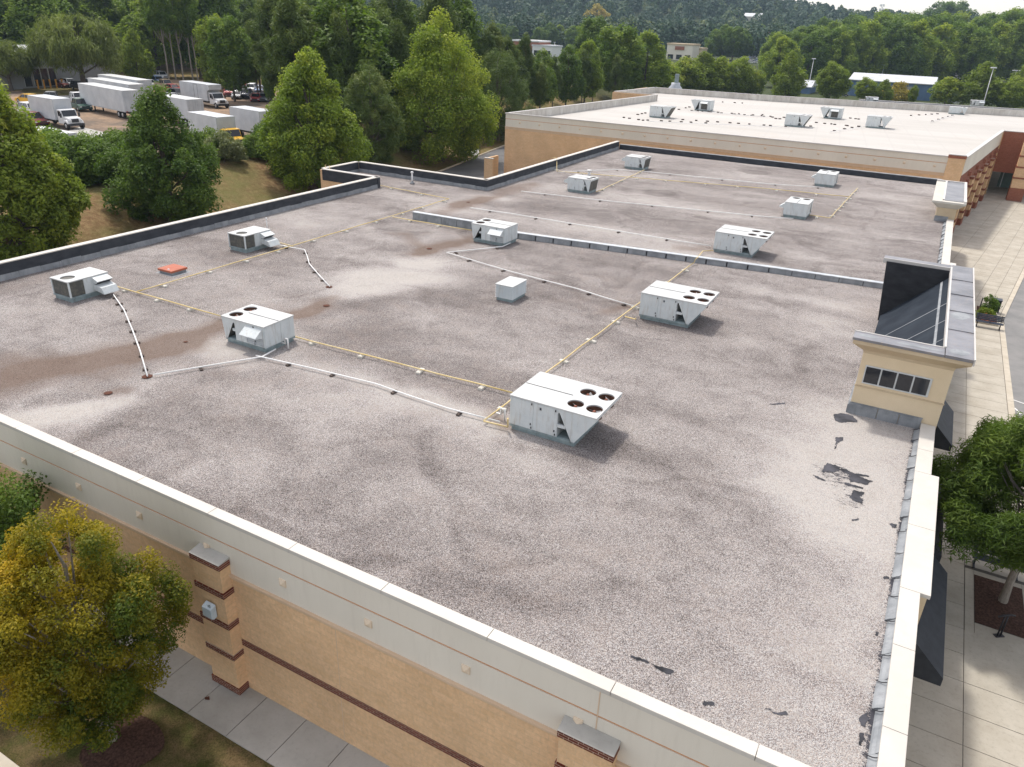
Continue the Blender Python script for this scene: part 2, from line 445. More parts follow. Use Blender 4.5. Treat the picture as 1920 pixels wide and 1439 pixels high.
# back alley, its kerb; parking lot on the bank; street in front
sheet('alley', [(-60.9,90.6),(-66.2,117.9),(-70,140),(-46,150),(-46,0),(-54,0),(-56.5,60)], -0.02, M['asphalt_dark'])
m = MB()
kp = [(-54.1,0),(-56.6,60),(-61.0,90.6),(-66.3,117.9),(-70.1,140)]
for a, b in zip(kp[:-1], kp[1:]): m.bar((a[0],a[1],-0.1), (b[0],b[1],-0.1), 0.18, 0.25)
o = m.build('alley_kerb', M['kerb']); o['kind'] = 'structure'
lot_poly = [(-84,38),(-78,58),(-75,72),(-78,92),(-92,112),(-118,128),(-150,142),(-172,128),(-160,92),(-150,72),(-140,52),(-118,30)]
sheet('parking_lot', lot_poly, 4.02, M['lot'])
def lotp(px, py): return on_z(px, py, 4.02)
# a smooth concrete apron in front of the nearest box truck
ap = [lotp(128,246), lotp(150,238), lotp(225,255), lotp(205,272), lotp(140,268), lotp(120,262)]
sheet('concrete_apron', [(p[0],p[1]) for p in ap], 4.03, M['concrete_grey'])

# ------------------------------------------------------------------ front walk by the shops and the side walk
BEND_Y = 66.0; BEND = math.atan(0.14)
def walk_pt(u, v):
    """u across from the shop wall, v along it; bends right at BEND_Y"""
    if v <= BEND_Y: return (u, v)
    piv = 0.0
    s = v-BEND_Y
    return (u+math.tan(BEND)*s, v)
m = MB()
us = [2.0, 4.88, 7.02]
def slab(m, u0, u1, v0, v1, z0, z1, gap=0.012):
    p = [walk_pt(u0+gap,v0+gap), walk_pt(u1-gap,v0+gap), walk_pt(u1-gap,v1-gap), walk_pt(u0+gap,v1-gap)]
    m.add([(*q,z0) for q in p]+[(*q,z1) for q in p], [(0,3,2,1),(4,5,6,7),(0,1,5,4),(1,2,6,5),(2,3,7,6),(3,0,4,7)])
v = 8.0
while v < 175:
    step = 1.41
    if v < BEND_Y < v+step: step = BEND_Y-v
    cols = [2.0,4.88,7.02] if v < BEND_Y-0.1 else [-9.0,-7.0,-4.9,-2.9,-0.9,1.2,3.2,4.88,6.0,7.02]
    for a, b in zip(cols[:-1], cols[1:]):
        if a > 4.8 and v < BEND_Y-0.1 and (27.0-1.2 < v < 30.0-0.6): 
            continue
        slab(m, a, b, v, v+step, -0.05, 0.0)
    v += step
o = m.build('sidewalk', M['concrete']); o['kind'] = 'structure'
m = MB(); m.add([(*walk_pt(a,b),-0.018) for a,b in ((1.5,6),(7.1,6),(7.1,66),(7.1,175),(-9.5,175),(-9.5,66))], [(0,1,2,3,4,5)])
o = m.build('sidewalk_bed', M['joint']); o['kind'] = 'structure'
m = MB()
for a, b in (((0),(66)),((66),(175))):
    n = 20
    for i in range(n):
        v0 = a+(b-a)*i/n; v1 = a+(b-a)*(i+1)/n
        p, q = walk_pt(7.04,v0+0.01), walk_pt(7.04,v1-0.01); p2, q2 = walk_pt(7.38,v0+0.01), walk_pt(7.38,v1-0.01)
        z0, z1 = -0.3, 0.003
        m.add([(*p,z0),(*p2,z0),(*q2,z0),(*q,z0),(*p,z1),(*p2,z1),(*q2,z1),(*q,z1)],
              [(0,3,2,1),(4,5,6,7),(0,1,5,4),(1,2,6,5),(2,3,7,6),(3,0,4,7)])
o = m.build('street_kerb', M['kerb']); o['kind'] = 'structure'
m = MB(); m.add([(*walk_pt(7.3,-20),-0.06),(*walk_pt(26,-20),-0.06),(*walk_pt(26,66),-0.06),(*walk_pt(26,190),-0.06),(*walk_pt(7.3,190),-0.06),(*walk_pt(7.3,66),-0.06)], [(0,1,2,3,4,5)])
o = m.build('street', M['asphalt']); o['kind'] = 'structure'
m = MB()
def stripe(m, a, b, w=0.1, z=-0.055):
    a = Vector((a[0],a[1],z)); b = Vector((b[0],b[1],z)); s = (b-a).normalized().cross(Vector((0,0,1)))*w/2
    m.add([a-s,b-s,b+s,a+s], [(0,1,2,3)])
P0 = [on_z(*p, -0.055) for p in ((1893,502),(1912,509),(1920,514),(1890,511),(1920,521),(1900,750),(1920,757),(1902,765),(1920,781),(1907,774),(1920,779))]
stripe(m, P0[0], P0[1]); stripe(m, P0[1], P0[2]); stripe(m, P0[3], P0[4]); stripe(m, P0[5], P0[6]); stripe(m, P0[7], P0[8]); stripe(m, P0[9], P0[10])
for y in (20, 75, 80, 85, 90): stripe(m, walk_pt(9.6,y), walk_pt(14.6,y+1.6), 0.11)
o = m.build('road_marking', M['paint_white']); o['kind'] = 'structure'
# side walk along the near wall, lawn, kerb, road
m = MB()
xj = -60.0
k = 0
while xj < 9:
    m.box(xj+0.012, 9.72, -0.06, xj+1.62-0.012, 11.38, 0.0)
    xj += 1.62
XO = (-15.85 - (-60.0)) % 1.62
for i, vv in enumerate(m.v): m.v[i] = (vv[0]+XO, vv[1], vv[2])
o = m.build('side_walk', M['concrete_grey']); o['kind'] = 'structure'
sheet('side_walk_bed', [(-60,9.75),(2.5,9.75),(2.5,11.38),(-60,11.38)], -0.02, M['joint'])
xs = np.linspace(-46,10,225); ysl = np.linspace(6.15,9.72,18)
lawn = grid_mesh('lawn', xs, ysl, lambda X, Y: -0.035+0.05*(fbm(X*1.3,Y*1.3,3)-0.5), M['lawn']); COL.objects.link(lawn); lawn['kind'] = 'structure'
m = MB()
for i in range(24): m.box(-50+i*2.5+0.01, 5.85, -0.3, -50+i*2.5+2.49, 6.13, 0.0)
o = m.build('side_kerb', M['kerb']); o['kind'] = 'structure'
sheet('side_road', [(-60,-30),(20,-30),(20,5.9),(-60,5.9)], -0.075, M['asphalt'])
m = MB()
pts = [(-16.55+1.12*math.cos(a)*(1+0.12*math.sin(3*a)), 8.0+1.1*math.sin(a)*(1+0.1*math.cos(2*a))) for a in np.linspace(0,2*math.pi,40)[:-1]]
pts = [(x, min(y, 9.66)) for x, y in pts]
m.add([(x,y,0.012) for x,y in pts]+[(-16.55,8.0,0.08)], [(i,(i+1)%39,39) for i in range(39)])
o = m.build('mulch_ring', M['mulch']); o['kind'] = 'structure'
m = MB(); m.add([(5.22,26.94,0.01),(6.86,26.94,0.01),(6.86,30.04,0.01),(5.22,30.04,0.01),(6.0,28.5,0.07)], [(0,1,4),(1,2,4),(2,3,4),(3,0,4)])
o = m.build('mulch_bed', M['mulch']); o['kind'] = 'structure'
m = MB(); m.box(4.90,24.9+1.27*0,-0.05,5.205,30.35,-0.001); m.box(6.875,24.9,-0.05,7.0,30.35,-0.001); m.box(5.22,30.055,-0.05,6.86,30.35,-0.001); m.box(5.22,24.9,-0.05,6.86,26.925,-0.001)
o = m.build('bed_surround', M['concrete']); o['kind'] = 'structure'

# distant streets and shopping lots (pale sheets between the far trees)
for (x0,x1,y0,y1) in ((-190,60,500,650),(-330,-200,500,610)):
    sheet('far_parking_lot', [(x0,y0),(x1,y0),(x1,y1),(x0,y1)], 1.2, M['asphalt'])
sheet('rear_parking_lot', [(-40,178),(120,178),(150,255),(-60,255)], 0.02, M['asphalt'])

# ------------------------------------------------------------------ the big gravel roof building
YF = 11.36          # near wall face
XR = 2.24           # right wall face
XB = -41.45         # back wall face
bld = empty('retail_building', (0,0,0), 0, 'long low tan block store in front with a brown gravel roof and off white coping', 'building')
def part(mb, name, mat, parent=None, bevel=0.0): return mb.build(name, mat, parent or bld, bevel)

# gravel roof as a fine grid carrying stain fields, with some unit shade painted in
def in_roof(x, y):
    a = (x > -41.1) & (x < 1.72) & (y > 11.62) & (y < 56.3)
    b = (x > -33.6) & (x < 1.72) & (y >= 56.2) & (y < 87.6)
    c = (x > -47.2) & (x <= -41.0) & (y > 51.7) & (y < 56.3)
    return a | b | c
gx = np.arange(-47.4, 2.0, 0.22); gy = np.arange(11.4, 88.0, 0.22)
GX, GY = np.meshgrid(gx, gy)
def blob(px, py, rx, ry, ang=0.0, z=ROOF):
    p = on_z(px, py, z); c, s = math.cos(rad(ang)), math.sin(rad(ang))
    dx, dy = GX-p[0]+1.2*(fbm(GX*.5+3,GY*.5,3)-.5), GY-p[1]+1.2*(fbm(GX*.5+40,GY*.5+9,3)-.5)
    u = (dx*c+dy*s)/rx; v = (-dx*s+dy*c)/ry
    return np.exp(-(u*u+v*v))
def seg(p0, p1, w, z=ROOF):
    a = on_z(*p0, z)[:2]; b = on_z(*p1, z)[:2]; d = b-a; L = np.linalg.norm(d)
    wx = GX+1.6*(fbm(GX*.4+3,GY*.4,3)-.5); wy = GY+1.6*(fbm(GX*.4+40,GY*.4+9,3)-.5)
    t = np.clip(((wx-a[0])*d[0]+(wy-a[1])*d[1])/(L*L), 0, 1)
    dd = np.hypot(wx-a[0]-t*d[0], wy-a[1]-t*d[1])
    return np.exp(-(dd/w)**2)
_w = 1.5*(fbm(GX*.22+8, GY*.22+3, 3)-.5)
f1 = fbm(GX*.075+2, (GY+2*_w)*.26+5, 5)
f2 = fbm(GX*.30+12, (GY+_w)*.62+50, 4)
f3 = fbm(GX*.12+44, (GY+3*_w)*.17+60, 3)
tone = 2.1*(f1-.5)+1.3*(f2-.5)
tone += -.45*np.exp(-((f3-.47)/.016)**2)*(f1 < .56)+.30*np.exp(-((f3-.505)/.018)**2)
tone -= .35*np.exp(-((f1-.42)/.02)**2)
brown = 0.55*np.clip(fbm(GX*.14+71, GY*.14+23, 4)-.5, 0, 1)
for (px,py,rx,ry,an,am) in ((735,520,3.2,1.5,35,3.6),(690,545,2.0,1.1,40,2.4),(790,495,1.8,1.1,35,2.2),(650,560,.9,.5,40,.8),(450,655,2.2,1.0,20,1.5),(60,785,2.6,.9,50,2.6),(150,760,1.8,.6,50,1.8),
    (860,770,3.2,.9,0,1.3),(700,715,3.0,.7,0,.8),(560,680,2.0,.7,0,.7),(460,690,1.2,.6,0,.7),(1400,645,1.2,.8,0,.8),(1600,850,2.0,6.0,0,1.15),(1560,960,2.4,5,0,.7),(1645,1150,1.3,5,0,1.0),(1450,1180,4,3.5,0,.45),(1150,435,8,1.0,0,1.0),(930,372,2.0,1.1,0,2.2),(840,395,2,.9,0,1.5),
    (1080,435,3,.8,0,.4),(1300,960,5,2,0,.25),(1560,600,1.6,6,0,.55),(1680,400,2.5,8,0,.5),(1580,460,3,4,0,.4),(560,400,5,2,20,.35),(100,560,3,5,0,.35),(1040,860,3,1.5,0,.4),
    (390,640,1.4,.8,0,.4),(1100,500,6,1,0,.25),(1000,330,3,3,0,.25),(700,930,3,1,0,.25),(450,880,3,1,20,.3),(1400,330,5,2,0,.25)):
    tone += am*blob(px,py,rx,ry,an)
for (p0,p1,w,am) in (((1130,830),(1300,850),.9,-.6),((1180,750),(1440,840),.7,-.7),((600,590),(800,545),.7,-.7),((430,690),(560,560),.6,-.35),((500,700),(720,610),1.6,-.35),((620,640),(960,620),1.6,-.35),
    ((10,650),(110,690),.9,-.5),((320,1000),(900,1150),1.3,-.4),((700,840),(1150,900),1.6,-.2),((60,900),(480,960),.9,-.35),((1080,620),(1560,680),1.2,-.3),((1240,480),(1500,510),.8,-.25),((0,600),(110,680),.5,-.6),((0,760),(60,740),.5,.8),((180,820),(420,700),.6,-.45),((90,840),(330,690),.35,.5),((1500,660),(1600,640),.6,-.4),((900,560),(1180,640),.5,-.35),((980,470),(1300,520),.5,-.3),((560,440),(640,520),.7,-.3),
    ((640,430),(760,470),1.3,-.35),((700,470),(850,450),.9,-.4),((840,560),(1000,720),1.5,-.25),((940,830),(1080,850),.5,-.7),((1080,850),(1160,830),.6,-.6),((1190,605),(1350,625),.45,-.6),((1340,485),(1460,490),.45,-.6),((1350,570),(1450,600),.7,-.5),((1440,470),(1470,480),.8,-.5)):  # dark streaks; those beside the four fan units paint in stain and cast shade
    tone += am*seg(p0,p1,w)
for (p0,p1,w,am) in (((0,715),(300,650),1.3,1.2),((250,665),(420,605),.7,1.1),((0,680),(150,700),1.4,.6),((270,660),(360,635),.35,.9),((420,608),(620,572),.6,.5),((540,590),(640,560),.5,.5),((780,475),(840,455),.8,1.1),((800,465),(905,440),.6,.8),((870,385),(900,370),.9,1.1),((830,400),(1000,345),.8,.7),((740,440),(800,470),.6,.6),((560,590),(620,575),.4,.7),((180,740),(215,735),.4,.6),((925,790),(955,800),.5,.7),((1270,465),(1335,470),.7,.6),((1140,590),(1190,580),.4,.5)):
    brown += am*seg(p0,p1,w)
bare = np.full(GX.shape, -1.0)
def bpatch(px, py, rx, ry, ang=0.0):
    global bare
    p = on_z(px, py); c, s = math.cos(rad(ang)), math.sin(rad(ang))
    dx, dy = GX-p[0], GY-p[1]
    u = (dx*c+dy*s)/rx; v = (-dx*s+dy*c)/ry
    bare = np.maximum(bare, 1.0-np.maximum(np.abs(u+.35*v), np.abs(v-.25*u)))
bare = np.maximum(bare, -.62+.42*blob(1600,850,2.2,5.5)+.30*blob(1640,1330,1.6,3.0)+.25*blob(1300,1270,2.5,1.0)+.55*blob(1575,895,.9,.7)+.5*blob(1600,935,.6,.5)+.45*blob(1590,785,.8,.5)+.4*blob(1240,1253,1.0,.35,-20)+.5*blob(1618,1360,.35,.9)+.3*blob(1328,1321,.5,.4))
# ragged tar line where gravel stops at the right hand flashing
bare = np.maximum(bare, 0.80-np.abs(GX-1.62-0.16*(fbm(GX*0,GY*1.1,3)-.5))/0.14)
zf = lambda X, Y: ROOF+0.05*(fbm(X*.35,Y*.35,3)-.5)+0.0*X
roof = grid_mesh('roof_deck', gx, gy, zf, [], attrs={'tone': tone, 'brown': np.clip(brown,0,1.2), 'bare': bare}, mask=in_roof)
def gravel_mat():
    t = NT('roof_gravel'); co = t.coord()
    v = t.new('TexVoronoi'); t.put(v.inputs['Vector'], co); v.inputs['Scale'].default_value = 60.0
    sp = t.new('SeparateColor'); t.put(sp.inputs[0], v.outputs['Color'])
    at = t.new('Attribute', attribute_name='tone').outputs['Fac']
    ab = t.new('Attribute', attribute_name='brown').outputs['Fac']
    ar = t.new('Attribute', attribute_name='bare').outputs['Fac']
    fine = t.noise(co, 1.1, 6, 0.7)
    tn = t.math('ADD', t.math('MULTIPLY', at, 0.30), t.math('ADD', t.math('MULTIPLY', t.math('SUBTRACT', fine, 0.5), 0.8), 0.44), clamp=True)
    # stone colours: many greys with purple-brown and tan ones, more white stones where the roof is pale
    thr = t.math('ADD', sp.outputs[0], t.math('MULTIPLY', t.math('SUBTRACT', tn, 0.45), 0.85))
    stone = t.ramp(thr, [(0.0,(0.075,0.066,0.063)),(0.25,(0.172,0.151,0.146)),(0.5,(0.280,0.256,0.250)),(0.75,(0.372,0.346,0.338)),(1.0,(0.52,0.50,0.485))])
    wash = t.ramp(t.math('ADD', t.math('MULTIPLY', at, 0.34), t.math('ADD', t.math('MULTIPLY', t.math('SUBTRACT', fine, 0.5), 0.9), t.math('MULTIPLY', t.math('SUBTRACT', sp.outputs[1], 0.5), 0.25))), [(0.22,0.0),(0.85,0.75)])
    stone = t.mix(wash, stone, t.ramp(sp.outputs[2], [(0.0,(0.22,0.205,0.19)),(0.3,(0.40,0.375,0.35)),(1.0,(0.60,0.575,0.545))]))
    hue = t.mix(sp.outputs[1], (1.06,0.98,0.91), (0.95,1.0,1.04))
    stone = t.mix(1.0, stone, hue, 'MULTIPLY')
    fb = t.math('MULTIPLY', t.ramp(t.math('ADD', ab, t.math('MULTIPLY', t.math('SUBTRACT', fine, 0.5), 1.5)), [(0.05,0.0),(1.0,1.0)]), 0.8)
    stone = t.mix(fb, stone, t.mix(sp.outputs[2], (0.085,0.056,0.043), (0.25,0.182,0.142)))
    nb = t.math('ADD', ar, t.math('MULTIPLY', t.math('SUBTRACT', t.noise(t.mapping(co,(1,2.2,1),(0,0,0.3)), 4.6, 8, 0.80), 0.5), 2.1))
    nb = t.math('ADD', nb, t.math('MULTIPLY', t.math('SUBTRACT', sp.outputs[2], 0.5), 0.35))
    fbare = t.ramp(nb, [(0.26,0.0),(0.29,1.0)])
    stone = t.mix(fbare, stone, t.mix(t.noise(co, 5, 4), (0.022,0.023,0.028), (0.085,0.085,0.10)))
    t.bump(t.math('MULTIPLY', t.math('SUBTRACT', 0.6, v.outputs['Distance']), t.math('SUBTRACT', 1.0, fbare)), 0.55, 0.05)
    return t.done(stone, 0.95, spec=0.12)
roof.data.materials.append(gravel_mat())
link(roof, bld)

# places where the gravel has blown off and the membrane shows: ragged thin sheets
def tear_mat():
    t = NT('torn_membrane'); co = t.coord()
    n = t.ramp(t.noise(co, 1.6, 5, 0.6), [(0.35,0.0),(0.62,1.0)])
    return t.done(t.mix(n, (0.012,0.013,0.016), (0.075,0.075,0.088)), 0.8, spec=0.3)
M['tear'] = tear_mat()
trs = np.random.RandomState(4)
def ragged(pix, ox, oy):
    P = [on_z(ox+x/4, oy+y/4, ROOF)[:2] for x, y in pix]; out = []
    for k in range(len(P)):
        a, b = P[k], P[(k+1) % len(P)]; L = np.linalg.norm(b-a); n = max(2, int(L/.035)); nr = np.array([a[1]-b[1], b[0]-a[0]])/max(L,1e-6)
        walk = 0.0
        for i in range(n):
            walk = walk*.75+trs.randn()*.016
            out.append(a+(b-a)*(i/n)+nr*walk*(1 if 0 < i else .3))
    bm = bmesh.new()
    vs = [bm.verts.new((x, y, float(zf(np.array([x]), np.array([y]))[0])+.012)) for x, y in out]
    es = [bm.edges.new((vs[i], vs[(i+1) % len(vs)])) for i in range(len(vs))]
    bmesh.ops.triangle_fill(bm, edges=es, use_beauty=True)
    for f in bm.faces:
        if f.normal.z < 0: f.normal_flip()
    me = bpy.data.meshes.new('bare_patch'); bm.to_mesh(me); bm.free(); me.materials.append(M['tear'])
    link(bpy.data.objects.new('bare_patch', me), roof)
for ox, oy, polys in ((1440,720,[[(440,595),(500,608),(545,628),(530,655),(470,662),(420,668),(405,650)],[(545,632),(600,650),(655,676),(765,688),(760,697),(650,690),(600,676),(540,648)],[(598,690),(650,684),(700,700),(785,728),(752,758),(690,742),(650,735),(612,738)],[(575,742),(640,758),(722,776),(715,786),(640,772),(578,758)],
        [(640,798),(722,812),(716,832),(690,842),(712,900),(690,892),(630,872),(614,848)],[(336,683),(380,698),(432,722),(425,728),(370,712)],[(490,236),(560,224),(640,246),(668,292),(600,288),(550,294),(500,276)],[(498,404),(562,404),(556,430),(524,452),(502,492),(496,488),(512,440)],
        [(628,1021),(680,1009),(681,1019),(634,1029)],[(920,1050),(972,1060),(958,1082),(928,1080)],[(0,155),(70,146),(130,140),(128,150),(60,158)],[(1015,890),(1040,885),(1050,905),(1020,900)],[(865,1300-1150),(900,160),(890,172)]]),
      (960,1079,[[(885,608),(940,620),(1030,658),(1024,664),(950,640)],[(1044,664),(1110,692),(1180,704),(1212,736),(1150,742),(1100,712)],[(1440,944),(1475,950),(1512,955),(1522,986),(1480,975),(1438,980)],[(1880,995),(1930,1005),(1960,1020),(1900,1010)]]),
      (1440,1079,[[(690,1062),(750,1030),(762,1078),(722,1142),(698,1130)],[(690,1182),(722,1190),(702,1282),(680,1278)],[(865,15),(905,12),(910,28),(870,30)],[(805,430),(832,430),(830,460),(810,455)],[(0,1010),(60,1030),(150,1045),(150,1055),(60,1045)]])):
    for pl_ in polys: ragged(pl_, ox, oy)

# near wall
m = MB(); m.box(XB+0.02, YF, -0.3, XR-0.02, YF+0.28, 4.36)
o = part(m, 'wall', M['cmu'])
for b_ in ((-47.4, 51.35, -0.3, XB+0.02, 51.6, 6.96),): part(MB().box(*b_), 'wall', M['cmu'])
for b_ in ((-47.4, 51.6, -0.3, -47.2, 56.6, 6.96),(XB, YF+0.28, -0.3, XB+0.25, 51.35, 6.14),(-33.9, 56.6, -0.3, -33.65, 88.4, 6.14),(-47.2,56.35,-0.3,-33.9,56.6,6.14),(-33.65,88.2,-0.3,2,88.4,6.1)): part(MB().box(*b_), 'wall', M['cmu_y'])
m = MB(); m.box(XB+0.03, YF+0.012, 4.50, XR-0.012, YF+0.26, 5.50); m.box(XB+0.03, YF+0.012, 5.56, XR-0.012, YF+0.26, 6.27)
part(m, 'fascia', M['fascia'])
m = MB(); m.box(XB+0.04, YF+0.035, 5.49, XR-0.03, YF+0.26, 5.57); part(m, 'reveal_line', M['reveal'])
m = MB(); m.box(XB+0.03, YF-0.07, 4.42, XR, YF+0.25, 4.50); m.box(XB+0.03, YF-0.035, 4.36, XR, YF+0.25, 4.42); part(m, 'trim_moulding', M['trim'], bevel=0.008)
# coping stones along the near wall (inner edge visible), 3.05 m long
m = MB(); x = XB-0.02
xj = -37.0-3.05*2; js = []
while xj < 2.3: js.append(xj); xj += 3.055
js = [XB-0.02]+[j for j in js if XB+0.3 < j < 1.55]+[1.785]
for a, b in zip(js[:-1], js[1:]):
    m.box(a+0.006, YF-0.005, 6.27, b-0.006, YF+0.335, 6.40)
part(m, 'coping', M['coping'], bevel=0.012)
m = MB()
for bxp in np.arange(-24.77-2.963*5, 1.5, 2.963): pass
bx = -24.78-2.963*5
while bx < 1.2:
    mm = MB()
    mm.add([(bx-.115,YF+.012,4.985),(bx+.115,YF+.012,4.985),(bx+.115,YF+.012,5.215),(bx-.115,YF+.012,5.215),
            (bx-.115,YF-.02,4.985),(bx+.115,YF-.02,4.985),(bx+.115,YF-.02,5.215),(bx-.115,YF-.02,5.215),(bx,YF-.085,5.10)],
           [(0,1,5,4),(1,2,6,5),(2,3,7,6),(3,0,4,7),(4,5,8),(5,6,8),(6,7,8),(7,4,8),(0,3,2,1)])
    part(mm, 'boss', M['boss'])
    bx += 2.963
# expansion joints on the wall
for b_ in ((-11.142,YF-.004,.02,-11.118,YF+.05,4.35),(-25.012,YF-.004,.02,-24.988,YF+.05,4.35),(-3.62,YF-.001,4.9,-3.60,YF+.05,6.30)): part(MB().box(*b_), 'control_joint', M['trim'])
# red brick stripe between pilasters
for x0, x1 in ((XB+.1,-16.2),(-14.98,-4.32),(-2.98,1.7)):
    m = MB(); m.box(x0, YF-.018, 1.80, x1, YF+.06, 2.04); part(m, 'brick_band', M['brick'])
# pilasters
for px0, px1 in ((-16.16,-15.02),(-4.32,-3.05),(-28.0,-26.86)):
    m = MB(); m.box(px0, YF-.36, -0.2, px1, YF+.02, 5.03)
    pl = part(m, 'pilaster', M['cmu'])
    for z in (0.0+.02, 1.44, 2.66, 3.84, 4.86):
        h = 0.19 if z > 0.1 else 0.24
        mm = MB(); mm.box(px0-.035, YF-.395, z, px1+.035, YF+.0, z+h)
        mm.build('brick_band', M['brick'], pl)
    mm = MB(); mm.prism([(YF-.40,5.05),(YF+.01,5.05),(YF+.01,5.13),(YF-.40,5.065)], 'x', px0-.04, px1+.04)
    mm.build('pilaster_cap', M['concrete_grey'], pl)
# wall lamp on the nearer pilaster
lm = empty('wall_lamp', (-15.58, YF-.40, 3.0), 0); lm.parent = bld; ALLCH.setdefault(bld.name, []).append(lm)
m = MB(); m.box(-.13,-.06,.10,.13,.0,.42); m.tube([(0.02,-.05,.42),(0.06,-.16,.50),(0.12,-.10,.40)], .02, 8); m.build('lamp_bracket', M['curb_metal'], lm, .01)
m = MB(); m.prism([(-.20,.06),(-.20,.40),(-.02,.48),(.0,.48),(.0,.02),(-.12,.0)], 'x', -.19, .19); m.build('lamp_head', M['lamp_lens'], lm, .015)

# back and side parapets with black membrane inside
def parapet(pts, h, name='parapet', cap=M['cap_edge'], flip=1, w=0.34, flash_h=0.3, base=ROOF, mat=M['parapet_black'], capw=None, seg_l=1.15):
    """pts: inner-face line; the wall lies on the left of the walking direction times flip"""
    m = MB(); c = MB(); f = MB()
    for a, b in zip(pts[:-1], pts[1:]):
        a = Vector((a[0],a[1],0)); b = Vector((b[0],b[1],0)); d = (b-a); L = d.length; d.normalize()
        n = Vector((-d.y, d.x, 0))*flip
        def wall(mb, o0, o1, z0, z1, e0=0.0, e1=0.0):
            p = [a-d*e0+n*o0, b+d*e1+n*o0, b+d*e1+n*o1, a-d*e0+n*o1]
            mb.add([(q.x,q.y,z0) for q in p]+[(q.x,q.y,z1) for q in p], [(0,3,2,1),(4,5,6,7),(0,1,5,4),(1,2,6,5),(2,3,7,6),(3,0,4,7)])
        wall(m, 0, w, base-0.05, base+h)
        wall(c, -0.035, w+0.04, base+h, base+h+0.06, 0.0, 0.0)
        if flash_h:
            k = max(1, int(L/seg_l)); 
            for i in range(k):
                p0 = a+d*(L*i/k+.008); p1 = a+d*(L*(i+1)/k-.008)
                zz = base+flash_h*(1+0.06*math.sin(i*2.7))
                f.add([(p0-n*.05).to_tuple()[:2]+(base-.02,), (p1-n*.05).to_tuple()[:2]+(base-.02,), (p1-n*.012).to_tuple()[:2]+(zz,), (p0-n*.012).to_tuple()[:2]+(zz,),
                       (p0+n*.004).to_tuple()[:2]+(base-.02,), (p1+n*.004).to_tuple()[:2]+(base-.02,), (p1+n*.004).to_tuple()[:2]+(zz,), (p0+n*.004).to_tuple()[:2]+(zz,)],
                      [(0,1,2,3),(5,4,7,6),(3,2,6,7),(0,3,7,4),(1,5,6,2),(0,4,5,1)])
    pr = part(m, name, mat)
    c.build('coping', cap, pr, .01)
    if flash_h: f.build('base_flashing', M['flash'], pr)
    return pr
parapet([(-41.05,11.7),(-41.05,51.62)], 0.86, cap=M['coping'])
parapet([(-41.0,51.66),(-47.15,51.66)], 0.86, flip=1, cap=M['cap_edge'], flash_h=0)
parapet([(-47.15,51.7),(-47.15,56.3)], 0.86, flip=1, cap=M['coping'], flash_h=0.25)
parapet([(-47.1,56.3),(-33.2,56.3)], 0.86, cap=M['coping'])
parapet([(-33.2,56.3),(-33.55,87.7)], 0.86, cap=M['coping'], flash_h=.3)
parapet([(-33.5,87.7),(0.9,87.7)], 0.50, cap=M['flash'], flash_h=0)

# right hand parapet: wall, flashing roll, coping slabs with two pop-outs, storefront wall below
def sidewall(m, x0, x1, y0, y1, z0, z1): m.box(x0,y0,z0,x1,y1,z1)
for y0, y1 in ((11.7,28.9),(41.4,69.1),(78.9,88)): part(MB().box(1.80, y0, 5.9, XR-.03, y1, 6.28), 'side_parapet', M['fascia'])
m = MB()
def cop(y0, y1, x1, z=6.28):
    m.box(1.785, y0+.006, z, x1, y1-.006, z+.125)
for y0, y1 in ((11.36,13.45),(13.45,16.1),(16.1,18.4)): cop(y0,y1,2.26)
for y0, y1 in ((18.4,21.6),(21.6,25.0)): cop(y0,y1,2.50)
for y0, y1 in ((25.0,26.7),(26.7,28.88)): cop(y0,y1,2.27)
part(m, 'coping', M['coping'], bevel=0.012); m = MB()
y = 41.5
while y < 68.5:
    y1 = min(y+3.05, 69.0); cop(y, y1, 2.27 if not (54.3 < y < 55.7) else 2.27); y = y1
part(m, 'coping', M['coping'], bevel=0.012)
part(MB().box(2.275, 53.6, 6.28, 2.62, 54.6, 6.40), 'coping', M['coping'], bevel=0.012)
# pop-out piers carrying the wider coping
part(MB().box(XR-.03, 18.45, 0, 2.44, 24.95, 6.27), 'pier', M['beige']); part(MB().box(XR-.03, 53.7, 0, 2.56, 54.5, 6.27), 'pier', M['beige'])
# flashing roll with lapped edges
m = MB(); seam = MB()
y = 11.72; i = 0
prof = [(1.60,-.01),(1.64,.06),(1.70,.11),(1.75,.15),(1.785,.20),(1.797,.24),(1.797,-.05)]
def flrun(y0, y1):
    global i
    y = y0
    while y < y1-.05:
        ye = min(y+1.05+.25*math.sin(i*1.9), y1); dx = .035*math.sin(i*2.3)
        n = len(prof)
        lift = .012*(i % 2)
        vs = [(px+(dx if k < 3 else 0), y, ROOF+pz+lift) for k, (px,pz) in enumerate(prof)]+[(px+(dx if k < 3 else 0)+.02, ye, ROOF+pz+lift) for k, (px,pz) in enumerate(prof)]
        m.add(vs, [(k,k+1,n+k+1,n+k) for k in range(n-1)]+[tuple(range(n-1,-1,-1)), tuple(range(n,2*n))], 0)
        pts = []
        for k in range(8):
            t = k/7; pts.append((1.57+.2*t, ye-.02-.16*math.sin(t*1.5), ROOF+.035+.19*t+.012))
        seam.tube(pts, .012, 5)
        y = ye; i += 1
for yr in ((11.72,28.6),(41.8,68.6)):
    m = MB(); seam = MB(); flrun(*yr)
    fl = part(m, 'edge_flashing', M['flash'])
    seam.build('lap_seam', M['dark_metal'], fl)
